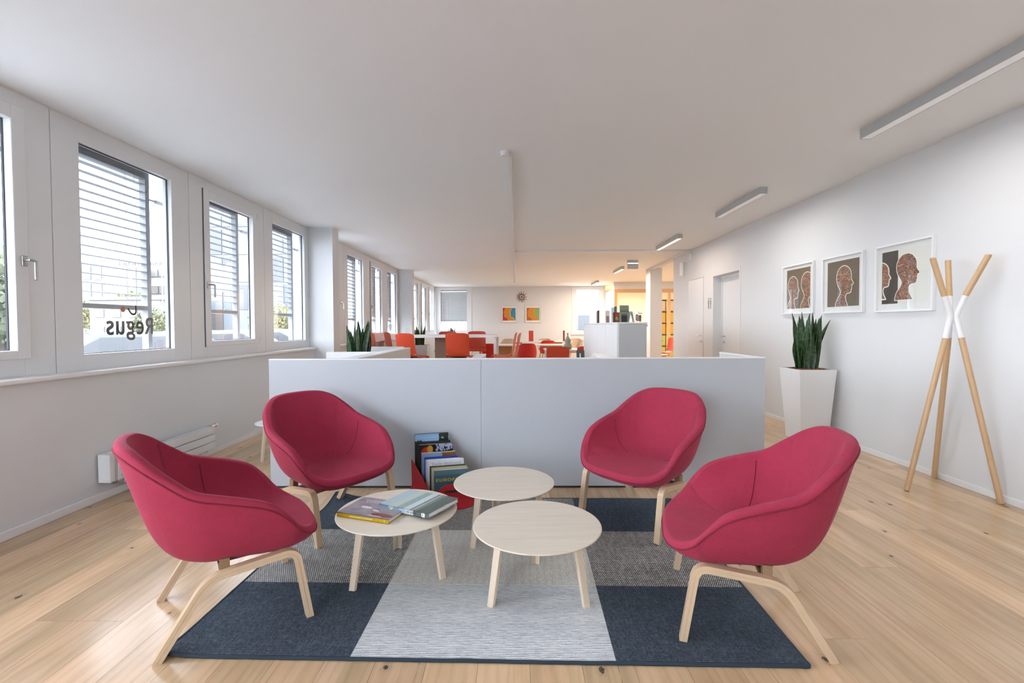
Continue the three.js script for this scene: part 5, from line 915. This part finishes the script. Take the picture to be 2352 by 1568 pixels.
// trees: trunk and a crown of leaf clumps
const clump = new THREE.IcosahedronGeometry(1, 1); { const p = clump.attributes.position; for (let i = 0; i < p.count; i++) { const k = 0.75 + 0.5 * hash(Math.round(p.getX(i) * 50), Math.round(p.getY(i) * 50), Math.round(p.getZ(i) * 50)); p.setXYZ(i, p.getX(i) * k, p.getY(i) * k, p.getZ(i) * k); } clump.computeVertexNormals(); }
const leafCard = new THREE.CircleGeometry(0.10, 5);
function tree(label, x, d, h, r, col, sd) {
  const keep = seed; seed = sd;
  const t = thing('street_tree', label, 'tree', V(x, GY, d), 0, 'trees outside the windows');
  mesh('trunk', [rod(new THREE.Vector3(0, 0, 0), new THREE.Vector3(0.1, h * 0.55, 0), 0.16, 0.09, 10)], std(lin(0.06, 0.045, 0.035), 0.9), t);
  const n = 1900, m = new THREE.InstancedMesh(leafCard, new THREE.MeshStandardMaterial({ color: lin(...col), roughness: 0.9, side: THREE.DoubleSide }), n), q = new THREE.Matrix4(), e = new THREE.Euler(), c = new THREE.Color();
  for (let k = 0; k < n; k++) { const a = rnd() * 6.28, b = Math.acos(2 * rnd() - 1), rad = r * Math.cbrt(rnd()) * (0.8 + 0.3 * noise(a * 2, b * 3, sd)); q.makeRotationFromEuler(e.set(rnd() * 6, rnd() * 6, rnd() * 6)); const s = rr(0.8, 1.7) * r / 2.2; q.scale(new THREE.Vector3(s, s, s)); q.setPosition(rad * Math.sin(b) * Math.cos(a), h - r * 0.9 + rad * Math.cos(b) * 0.95, rad * Math.sin(b) * Math.sin(a)); m.setMatrixAt(k, q); const v = rr(0.65, 1.25); m.setColorAt(k, c.setRGB(v, v, v)); }
  m.name = 'foliage'; m.userData.kind = 'stuff'; shade(m); t.add(m); seed = keep;
}
tree('yellow green tree in front of the white office building', -49, 60, 6.2, 2.4, [0.16, 0.16, 0.075], 3);
tree('yellow tree in front of the glazed wing', -53, 56, 5.0, 2.2, [0.18, 0.17, 0.085], 4);
tree('autumn yellow tree behind the white fence', -15.6, 30, 3.2, 1.4, [0.20, 0.18, 0.07], 5);
tree('green tree beside the foot of the glass tower', -13.8, 30.5, 2.6, 1.3, [0.075, 0.10, 0.055], 6);
tree('dark green tree outside the window with raised shutter', -21, 19, 4.8, 2.3, [0.085, 0.095, 0.055], 7);
tree('low green bush tree between the parked cars', -31, 40, 3.2, 1.6, [0.10, 0.11, 0.06], 8);
tree('green tree outside the last windows', -24, 96, 6.2, 3.0, [0.11, 0.12, 0.06], 9);
// parked cars
function car(label, x, d, th, col) {
  const c = thing('parked_car', label, 'car', V(x, GY, d), th * R, 'cars parked outside');
  const paint = new THREE.MeshPhysicalMaterial({ color: lin(...col), roughness: 0.3, clearcoat: 1, clearcoatRoughness: 0.05 });
  const prof = (pts) => { const s = new THREE.Shape(); pts.forEach(([a, b], k) => (k ? s.lineTo(a, b) : s.moveTo(a, b))); return s; };
  const ext = (s, w, bev) => new THREE.ExtrudeGeometry(s, { depth: w - 2 * bev, bevelEnabled: true, bevelSize: bev, bevelThickness: bev, bevelSegments: 2, curveSegments: 8 }).translate(0, 0, -w / 2 + bev);
  mesh('body', ext(prof([[-2.1, 0.35], [-2.15, 0.75], [-1.95, 0.98], [-0.9, 1.02], [0.9, 1.04], [2.0, 1.02], [2.15, 0.7], [2.1, 0.35]]), 1.8, 0.08), paint, c);
  mesh('cabin_glass', ext(prof([[-1.15, 1.0], [-0.45, 1.42], [1.1, 1.44], [1.85, 1.02]]), 1.58, 0.10), M.winDark, c);
  mesh('roof', ext(prof([[-0.52, 1.42], [-0.40, 1.5], [1.05, 1.52], [1.2, 1.44]]), 1.46, 0.03), paint, c);
  for (const [a, b] of [[-1.35, 0.82], [1.35, 0.82], [-1.35, -0.82], [1.35, -0.82]]) { const w = mesh('wheel', new THREE.CylinderGeometry(0.33, 0.33, 0.2, 20).rotateX(Math.PI / 2).translate(a, 0.33, b), M.black, c); mesh('rim', new THREE.CylinderGeometry(0.2, 0.2, 0.21, 12).rotateX(Math.PI / 2).translate(a, 0.33, b), M.alu, w); }
  for (const b of [-0.62, 0.62]) mesh('headlight', new RoundedBoxGeometry(0.08, 0.16, 0.36, 2, 0.03).translate(-2.1, 0.78, b), M.white, c);
  mesh('grille', new RoundedBoxGeometry(0.06, 0.2, 0.8, 2, 0.02).translate(-2.16, 0.7, 0), M.dark, c);
  mesh('badge', new THREE.CylinderGeometry(0.09, 0.09, 0.04, 20).rotateZ(Math.PI / 2).translate(-2.19, 0.74, 0), M.chrome, c);
}
car('silver blue car parked right outside the sticker window', -9.1, 11.2, 25, [0.10, 0.115, 0.14]);
car('light grey car parked behind the silver blue one', -9.8, 15.2, 10, [0.13, 0.135, 0.145]);
car('pale blue car parked outside the opening window', -10.0, 18.2, 4, [0.11, 0.13, 0.16]);
car('dark grey car parked outside the window with raised shutter', -12.5, 6.6, 35, [0.06, 0.065, 0.075]);
car('white car parked near the fence', -13.2, 23.5, 2, [0.2, 0.2, 0.2]);
// white picket fence and poles
{
  const f = thing('picket_fence', 'white picket fence along the car park', 'fence', V(-9.6, GY, 20));
  for (let k = 0; k < 24; k++) mesh('picket', new THREE.BoxGeometry(0.08, 1.4, 0.03).translate(-2.0 + k * 0.17, 0.7, 0), M.facadeWhite, f);
  for (const y of [0.3, 1.2]) mesh('rail', new THREE.BoxGeometry(4.1, 0.07, 0.03).translate(-0.05, y, -0.03), M.facadeWhite, f);
  const pole = (x, d, h, label, flag) => { const p = thing('flag_pole', label, 'pole', V(x, GY, d), 0, 'flag poles outside'); mesh('pole', rod(new THREE.Vector3(0, 0, 0), new THREE.Vector3(0, h, 0), 0.07, 0.05, 12), M.facadeWhite, p); if (flag) mesh('flag', sheet((u, v) => new THREE.Vector3(u * flag, h - 0.2 - v * 1.4 - 0.25 * u, 0.15 * Math.sin(u * 6)), 10, 4, 0.01), M.facadeWhite, p); };
  pole(-15.3, 25.6, 5.4, 'white flag pole outside the opening window', -0.9);
  pole(-11.9, 25, 5.0, 'white flag pole in front of the glass tower', 0.8);
  pole(-34, 45, 7.0, 'white lamp pole in front of the glazed wing', 0);
}
renderer.render(scene, camera);
